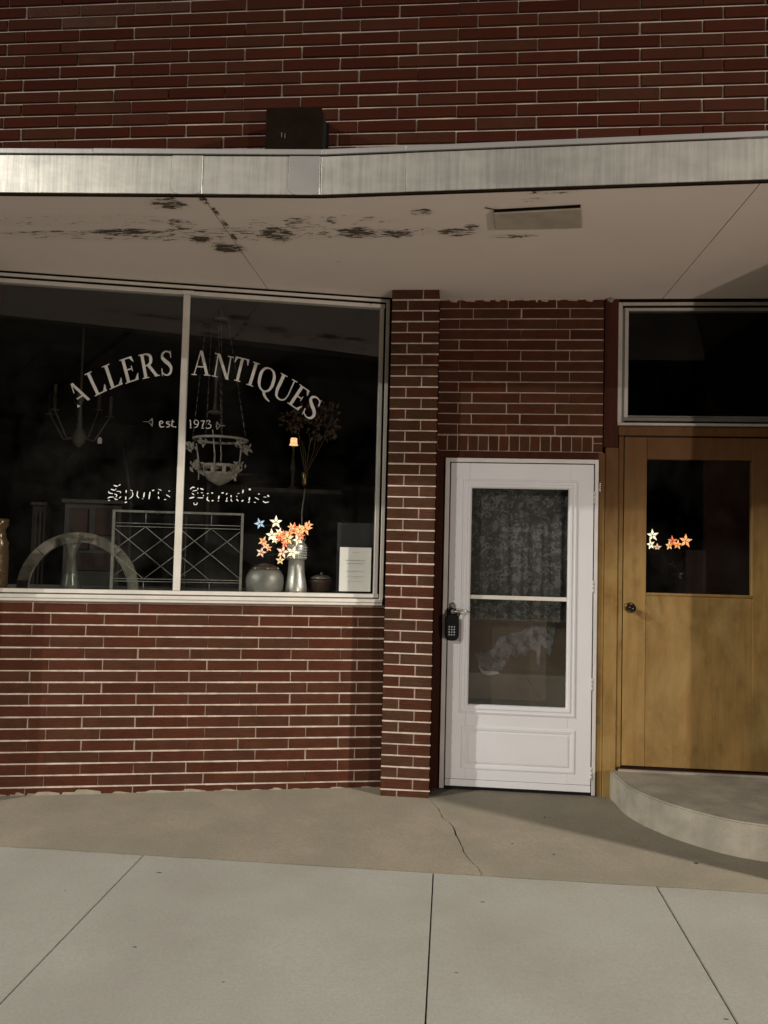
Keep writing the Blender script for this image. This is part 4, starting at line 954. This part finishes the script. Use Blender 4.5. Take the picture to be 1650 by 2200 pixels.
bx('meeting_rail', M_alu, sd, G0, G1, -.008, .008, zm-.012, zm+.013, .002)
bx('top_channel', M_alu_d, sd, G0, G1, -.004, .006, GZ1-.006, GZ1+.004, 0)
for zz_ in (hY(1277, 1070).z, hY(1277, 1260).z, hY(1277, 1470).z, hY(1277, 1660).z):
    m = MB()
    for q in range(3): m.lathe([(.0055, 0), (.0055, .022)], (0, 0, q*.025-.035), 10)
    m.build('hinge', M_white_d, sd, loc=(DR-.026, F-.001, zz_))
for (x, y) in ((1118, 986), (1266, 987), (957, 1012), (948, 1200)):
    p = hY(x, y, F); MB().lathe([(.0028, 0), (.0028, .002)], (0, 0, 0), 8).build('screw', M_alu_d, sd, loc=(p.x, F-.0008, p.z)).rotation_euler = (math.pi/2, 0, 0)
# handle
hx_, hz_ = hY(972, 1310, F).x, hY(972, 1313, F).z
MB().box(-.018, .018, -.012, 0, -.12, .052).build('handle_plate', surf('nickel', (.55, .53, .50), (.45, .43, .41), 9, .3, .8), sd, .008, loc=(hx_, fy, hz_), seg=3)
hm = MB(); hm.lathe([(.014, 0), (.014, .03), (.011, .045)], (0, 0, 0), 14)
ho = hm.build('handle_hub', bpy.data.materials['nickel'], sd, loc=(hx_+.002, fy-.012, hz_)); ho.rotation_euler = (math.pi/2, 0, 0)
MB().tube([(0, -.05, 0), (.03, -.055, .002), (.06, -.055, .009), (.085, -.05, .008), (.105, -.045, .0)], [.009, .008, .007, .006, .004], 10).build('lever', bpy.data.materials['nickel'], sd, loc=(hx_, fy, hz_))
MB().box(-.012, .068, -.003, 0, -.185, .0).build('backing_plate', surf('grey_backer', (.40, .38, .35), (.34, .32, .3), 9, .5), sd, .001, loc=(hx_, fy+.0001, hz_))
def nest(child, par):
    child.parent = par; child.location = child.location-par.location
plate_ = [o for o in sd.children if o.name.startswith('handle_plate')][0]
for o in list(sd.children):
    if o.name.startswith(('handle_hub', 'lever')): nest(o, plate_)
rail_ = [o for o in sd.children if o.name.startswith('bottom_rail')][0]
for o in list(sd.children):
    if o.name.startswith(('panel_moulding', 'raised_panel', 'line_seam')): nest(o, rail_)
# key lock box
kb = empty('key_lock_box', (hx_, fy-.016, hz_), 0, 'black push button key lock box hanging from the white door handle', 'lock box')
shk = MB(); shk.tube([(.019*math.cos(a), -.012, -.015+.024*math.sin(a)) for a in [math.pi*q/10 for q in range(11)]], .0065, 8); shk.build('shackle', M_black, kb)
def rbox(m, x0, x1, y0, y1, z0, z1, r, n=5):
    pts = []
    for cx, cz_, a0 in ((x1-r, z1-r, 0), (x0+r, z1-r, math.pi/2), (x0+r, z0+r, math.pi), (x1-r, z0+r, 1.5*math.pi)):
        pts += [(cx+r*math.cos(a0+math.pi/2*q/n), cz_+r*math.sin(a0+math.pi/2*q/n)) for q in range(n+1)]
    m.prism(pts, y0, y1); return m
kb.scale = (1.36, 1.15, 1.4)
rbox(MB(), -.033, .031, -.032, .012, -.128, -.012, .026).build('housing', M_black, kb, .003)
rbox(MB(), -.026, .024, -.036, -.031, -.122, -.045, .02).build('cover', M_black, kb, .0015)
kc = surf('key_digits', (.55, .55, .55), (.3, .3, .3), 60, .4)
for r_ in range(4):
    for c_ in range(3):
        MB().lathe([(.0042, 0), (.0036, .002)], (0, 0, 0), 8).build('button', kc if (r_*3+c_) % 1 == 0 else M_black, kb, loc=(-.013+c_*.0115, -.0362, -.066-r_*.0115)).rotation_euler = (math.pi/2, 0, 0)
MB().prism([(-.008, 0), (.006, -.004), (.012, .016), (.002, .026)], 0, .003).build('key_tag', M_paper, kb, loc=(.037, -.006, -.032))
# lace curtain and inner door
idr = empty('inner_door', (0, .16, 0), 0, 'brown inner door behind the storm door glass with peeling film', 'door')
zc0 = hY(1110, 1335, .14).z; zc1 = 2.0
MB().box(-.1, .96, .03, .07, .0, .62+.1).build('lower_panel', M_innerdoor, idr)
MB().box(-.1, .96, .03, .07, .7205, zc0).build('mid_panel', M_innerdoor, idr)
MB().box(-.1, .08, .0, .03, .0, 2.06).build('stile', M_innerdoor, idr); MB().box(.80, .96, .0, .03, .0, 2.06).build('stile', M_innerdoor, idr)
MB().box(.0805, .7995, .02, .05, zc0-.03, zc0+.012).build('mid_rail', M_innerdoor, idr)
m = MB(); nx, nz = 90, 2; x0, x1 = -.02, .90
vs = []
for i in range(nx+1):
    x = x0+(x1-x0)*i/nx; yy = .010*math.sin(x*52)+.006*math.sin(x*97+1)+.004*math.sin(x*151)
    vs += [(x, yy, zc0+.01), (x, yy*.9, 1.6), (x, yy*.35, 2.03)]
fs = []
for i in range(nx):
    for q in range(2): fs.append((i*3+q, (i+1)*3+q, (i+1)*3+q+1, i*3+q+1))
m.add(vs, fs, True); lc = m.build('lace_curtain', M_lace, None, loc=(0, .07, 0)); sol = lc.modifiers.new('t', 'SOLIDIFY'); sol.thickness = .0008
tag(lc, 'faded net lace curtain hanging behind the upper glass of the white door', 'curtain')
def filmpoly(pts, name='film_patch', y=-.002):
    q = [hY(*p, .165) for p in pts]; return MB().prism([(a.x, a.z) for a in q], y+.0, y+.002)
fo = filmpoly([(1030,1432),(1020,1405),(1060,1395),(1072,1370),(1095,1362),(1120,1358),(1150,1338),(1198,1330),(1192,1370),(1186,1400),(1180,1415),(1174,1395),(1163,1385),(1160,1440),(1156,1452),(1153,1400),(1140,1398),(1128,1412),(1120,1402),(1108,1414),(1098,1405),(1080,1440),(1060,1447)]).build('peeling_film', M_film, idr)
fo.location = (0, .005+.03-.16+.16-.006, 0)
fo2 = filmpoly([(1027, 1430), (1040, 1442), (1070, 1444), (1074, 1448), (1050, 1452), (1034, 1446)], y=-.004).build('peeling_film', surf('film_edge', (.42, .40, .38), (.3, .28, .27), 30, .5), idr); fo2.location = (0, .027, 0)
MB().box(-.15, 1.0, .2, .26, -.1, 3.0).build('vestibule_wall', M_dark).update_tag()
bpy.data.objects['vestibule_wall'].location = (0, .35, 0); tag(bpy.data.objects['vestibule_wall'], kind='structure')
# ================================================================== wooden door set
JL = DR+.001
dj = empty('timber_door_frame', (0, 0, 0), 0, 'varnished timber frame between the white door and the wooden door', 'door frame')
X1283, X1297, X1326, X1340 = JL, .952, 1.032, 1.066
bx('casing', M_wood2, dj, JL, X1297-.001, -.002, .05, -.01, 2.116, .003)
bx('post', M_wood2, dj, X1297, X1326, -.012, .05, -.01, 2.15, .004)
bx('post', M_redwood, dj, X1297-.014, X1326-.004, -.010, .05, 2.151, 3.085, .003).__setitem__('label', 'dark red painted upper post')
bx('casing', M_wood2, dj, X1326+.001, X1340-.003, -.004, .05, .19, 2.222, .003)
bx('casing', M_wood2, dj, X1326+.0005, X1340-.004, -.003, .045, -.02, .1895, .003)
bx('lintel', M_redwood, dj, -.095, JL+.03, .001, .05, 2.074, 2.1165, .003)
bx('casing', M_redwood, dj, -.0985, DL-.001, .0005, .05, -.01, 2.0735, .003)
bx('side_trim', M_redwood, dj, PX1+.002, PX1+.014, -.05, .0, .0, 2.115, .001)
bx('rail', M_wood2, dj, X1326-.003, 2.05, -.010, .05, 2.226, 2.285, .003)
# splintered spots
for (x, y, s_) in ((1287, 1045, 1), (1283, 1545, 1)):
    p = hY(x, y, -.004); m = MB()
    for q in range(5): m.box(-.006+R.uniform(-.003, .003), .004+R.uniform(-.002, .003), -.004, .001, q*.011-.03, q*.011-.024)
    m.build('broken_strike', M_alu_d if y > 1300 else M_paper, dj, loc=(p.x+.006, -.004, p.z))
# transom window
tw = empty('transom_window', (0, 0, 0), 0, 'dark fanlight window in a metal frame above the wooden door', 'window')
TX0, TZ1, TZ0 = 1.024, 3.06, 2.287
bx('frame_head', M_alu_m, tw, TX0+.022, 2.12, -.012, .05, 3.046, 3.066)
bx('frame_gap', M_blackm, tw, TX0+.03, 2.12, .0, .05, 3.032, 3.046, 0)
bx('inner_head', M_alu_m, tw, TX0+.060, 2.12, -.006, .05, 3.014, 3.032)
bx('head_board', M_blackm, tw, TX0-.02, 2.12, -.002, .05, 3.0665, 3.0895, 0)
bx('frame_jamb', M_alu_m, tw, TX0-.004, TX0+.0215, -.012, .05, 2.288, 3.066)
bx('frame_gap', M_alu_d, tw, TX0+.022, TX0+.036, -.002, .05, 2.31, 3.03, 0)
bx('inner_jamb', M_alu_m, tw, TX0+.0365, TX0+.060, -.007, .05, 2.34, 3.032)
bx('frame_sill', M_alu_d, tw, TX0+.022, 2.12, -.008, .05, 2.318, 2.3395)
bx('inner_sill', M_alu_d, tw, TX0+.0605, 2.12, -.004, .05, 2.340, 2.353)
bx('sill_ledge', M_alu_m, tw, TX0-.006, 2.12, -.03, .05, 2.2865, 2.3035, .003)
bx('pane', M_glass3, tw, TX0+.05, 2.12, .008, .012, 2.34, 3.02, 0)
# wooden door leaf
wdr = empty('wooden_door', (0, 0, 0), 0, 'weathered yellow brown wooden door with a square dark window', 'door')
LX0, LX1 = X1340+.002, 1.972; LZ0, LZ1 = .197, 2.218; gx0, gx1 = hY(1389, 1130).x, hY(1615, 1130).x; gz0, gz1 = hY(1500, 1277).z, hY(1500, 988).z
gap = bx('dark_gap', M_black, wdr, X1340-.004, LX0, .006, .05, .19, 2.226, 0)
bx('dark_gap', M_black, wdr, LX0, 2.0, .006, .05, LZ1, 2.226, 0)
bx('dark_gap', M_black, wdr, LX0, 2.0, .006, .05, .186, LZ0, 0)
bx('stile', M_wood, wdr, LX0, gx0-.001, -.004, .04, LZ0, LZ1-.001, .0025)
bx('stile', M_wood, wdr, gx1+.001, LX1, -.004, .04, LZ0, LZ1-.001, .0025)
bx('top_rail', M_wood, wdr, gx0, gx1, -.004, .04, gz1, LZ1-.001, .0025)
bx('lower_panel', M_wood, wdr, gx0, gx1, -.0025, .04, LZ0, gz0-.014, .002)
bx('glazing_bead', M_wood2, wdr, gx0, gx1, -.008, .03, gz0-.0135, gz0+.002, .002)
bx('pane', M_glass2, wdr, gx0, gx1, .015, .019, gz0, gz1, 0)
kx_, kz_ = hY(1362, 1307, -.05).x, hY(1362, 1307, -.05).z
kn = MB(); kn.lathe([(.024, 0), (.024, .004), (.012, .008), (.011, .028), (.02, .036), (.0245, .048), (.022, .06), (.012, .066), (.002, .067)], (0, 0, 0), 24)
ko = kn.build('door_knob', surf('dark_bronze', (.03, .028, .028), (.05, .045, .04), 20, .16, .7), wdr, loc=(kx_-.012, -.004, kz_)); ko.rotation_euler = (math.pi/2, 0, 0)
MB().lathe([(.033, 0), (.032, .004), (.025, .005)], (0, 0, 0), 24).build('rosette', M_brass, wdr, loc=(kx_-.012, -.004, kz_)).rotation_euler = (math.pi/2, 0, 0)
bx('threshold', M_redwood, wdr, X1326, 2.0, -.02, .06, .168, .1855, .003)
bx('threshold_lip', M_step, wdr, X1326+.01, 2.0, -.045, -.0205, .166, .182, .004)
thr_ = [o for o in wdr.children if o.name.startswith('threshold') and 'lip' not in o.name][0]
for o in list(wdr.children):
    if o.name.startswith('threshold_lip'): nest(o, thr_)
# hall behind wooden door
hall = empty('hall_interior', kind='structure')
MB().box(.98, 3.4, .06, 4, .05, .15).build('floor', M_dark, hall); MB().box(.93, .99, .07, 4, 0, 3.08).build('side_wall', M_dark, hall)
MB().box(3.4, 3.46, .07, 4, 0, 3.08).build('side_wall', M_dark, hall); MB().box(.93, 3.4, 4, 4.06, 0, 3.08).build('back_wall', M_dark, hall)
MB().box(.93, 3.46, .07, 4, 3.07, 3.085).build('ceiling', M_dark, hall)
p0, p1 = hY(1380, 1179, .5), hY(1500, 1179, .5)
hc = empty('added_counter', (1.0, .48, .15), 0, 'dark counter added behind the wooden door window to hide the lower stars', 'counter')  # invented counter that cuts off the added star row
MB().box(.0, .72, 0, .35, 0, p0.z-.15).build('body', M_darkwood, hc, .004)
S2 = [(1402,1150,14,'w'),(1398,1170,13,'w'),(1445,1163,15,'r'),(1473,1162,16,'o'),(1456,1170,12,'o'),(1438,1172,12,'y'),(1412,1176,10,'p')]  # added second star set in place of a mirror image of the shop stars
def convH(x, y, i): return hY(x, y, .62+.01*(i % 3))
star_string(S2, convH, 'added row of glowing stars behind the wooden door window', 40)
S3 = [(1446,1213,10,'u'),(1458,1236,12,'u')]
def convH2(x, y, i): return hY(x, y, .40)
star_string(S3, convH2, 'two dull stars added below the glowing row behind the wooden door glass', 60)
# ================================================================== right wing wall (closes the recess out of frame)
rw = empty('brick_wall', (0, 0, 0), 0, 'brick side wall closing the entrance recess to the right of the wooden door', 'wall')
MB().prism([(2.0, 0), (2.02, 0), (2.02, 1), (2.0, 1)], 0, .01)
rm = MB().slab([(2.02, .1), (2.02, -.2), (1.975, -1.33), (2.3, -1.38), (3.6, -1.0), (3.6, .1)], 3.088, 3.2); rm.build('core', M_brick_lo, rw)
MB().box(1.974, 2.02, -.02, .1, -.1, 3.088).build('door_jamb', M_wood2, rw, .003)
lw_ = empty('brick_pillar', tuple(NC*CD), PHI, 'brick end pier left of the shop window, outside the photo', 'pillar')
MB().box(-3.2, -2.86, -.20, .3, -.1, 3.088).build('core', M_brick_lo, lw_, .003)
# concrete step
tp = [(1.0, .06), (.998, -.03), (1.012, -.18), (1.03, -.31), (1.075, -.43), (1.125, -.515), (1.205, -.625), (1.30, -.715), (1.39, -.785), (1.49, -.835), (1.60, -.862), (1.75, -.872), (1.9, -.85), (2.0, -.80), (2.05, -.7), (2.05, .06)]
def smooth(pts, n=4):
    P = [Vector((*p, 0)) for p in pts]; out = [pts[0]]
    for i in range(1, len(P)-3):
        a, b, c, d = P[i-1], P[i], P[i+1], P[i+2]
        for k_ in range(n):
            t = k_/n; q = .5*((2*b)+(-a+c)*t+(2*a-5*b+4*c-d)*t*t+(-a+3*b-3*c+d)*t**3); out.append((q.x+R.uniform(-.0015, .0015), q.y+R.uniform(-.0015, .0015)))
    return out+[pts[-3], pts[-2], pts[-1]]
tps = smooth(tp)
stp = empty('concrete_step', (0, 0, 0), 0, 'curved worn concrete step in front of the wooden door', 'step')
MB().slab(tps, .168, .25).build('block', M_step, stp, .008, seg=2)
# ================================================================== street lamps across and along the street
M_pole = surf('lamp_pole', (.12, .12, .12), (.08, .08, .08), 9, .5, .5)
def lamp_post(loc, h, label, tx):
    b = Vector((loc[0]-tx[0], loc[1]-tx[1], -.07)); t = empty('street_lamp', tuple(b), 0, label, 'street lamp', 'street lamps outside the photo')
    MB().lathe([(.16, 0), (.15, .3), (.09, .35), (.06, h+.5)], k=12).build('pole', M_pole, t)
    v = Vector((tx[0], tx[1], 0)); MB().tube([(0, 0, h+.35), tuple(v*.5+Vector((0, 0, h+.55))), tuple(v+Vector((0, 0, h+.42)))], .035, 8).build('arm', M_pole, t)
    MB().box(-.16, .16, -.3, .3, .14, .3).build('head', M_pole, t, .02, loc=(tx[0], tx[1], h))
lamp_post(LAMP1, LAMP1[2]+.07, 'tall street lamp far to the left across the road', (0, 1.4))
lamp_post(LAMP2, LAMP2[2]+.07, 'tall street lamp at the kerb to the left', (0, 1.0))
lamp_post(LAMP3, LAMP3[2]+.07, 'tall street lamp at the kerb to the right', (0, 1.0))
t = empty('added_low_fixture', (LAMP4[0], LAMP4[1]-.0, -.22), 0, 'made-up low light fixture by the road opposite the doors', 'added light fixture')  # invented fixture for a low light whose source is unseen
MB().lathe([(.09, 0), (.09, .68), (.06, .70)], k=14).build('post', M_pole, t); MB().lathe([(.1, 0), (.1, .03), (.02, .06)], (0, 0, 1.0), 14).build('cap', M_pole, t); MB().tube([(0, -.085, .65), (0, -.085, 1.02)], .01, 6).build('bracket', M_pole, t)
# opposite building, dark
ob = empty('opposite_building', (0, -18.6, 0), 0, 'dark two storey shop row across the street, reflected in the glass', 'building')
MB().box(-30, 30, -8, 0, -.4, 7.5).build('wall', surf('far_brick', (.09, .06, .045), (.07, .045, .035), 2, .9), ob)
for i in range(8):
    MB().box(-26+i*7, -21+i*7, .0, .03, .5, 2.9).build('window', M_blackm, ob)
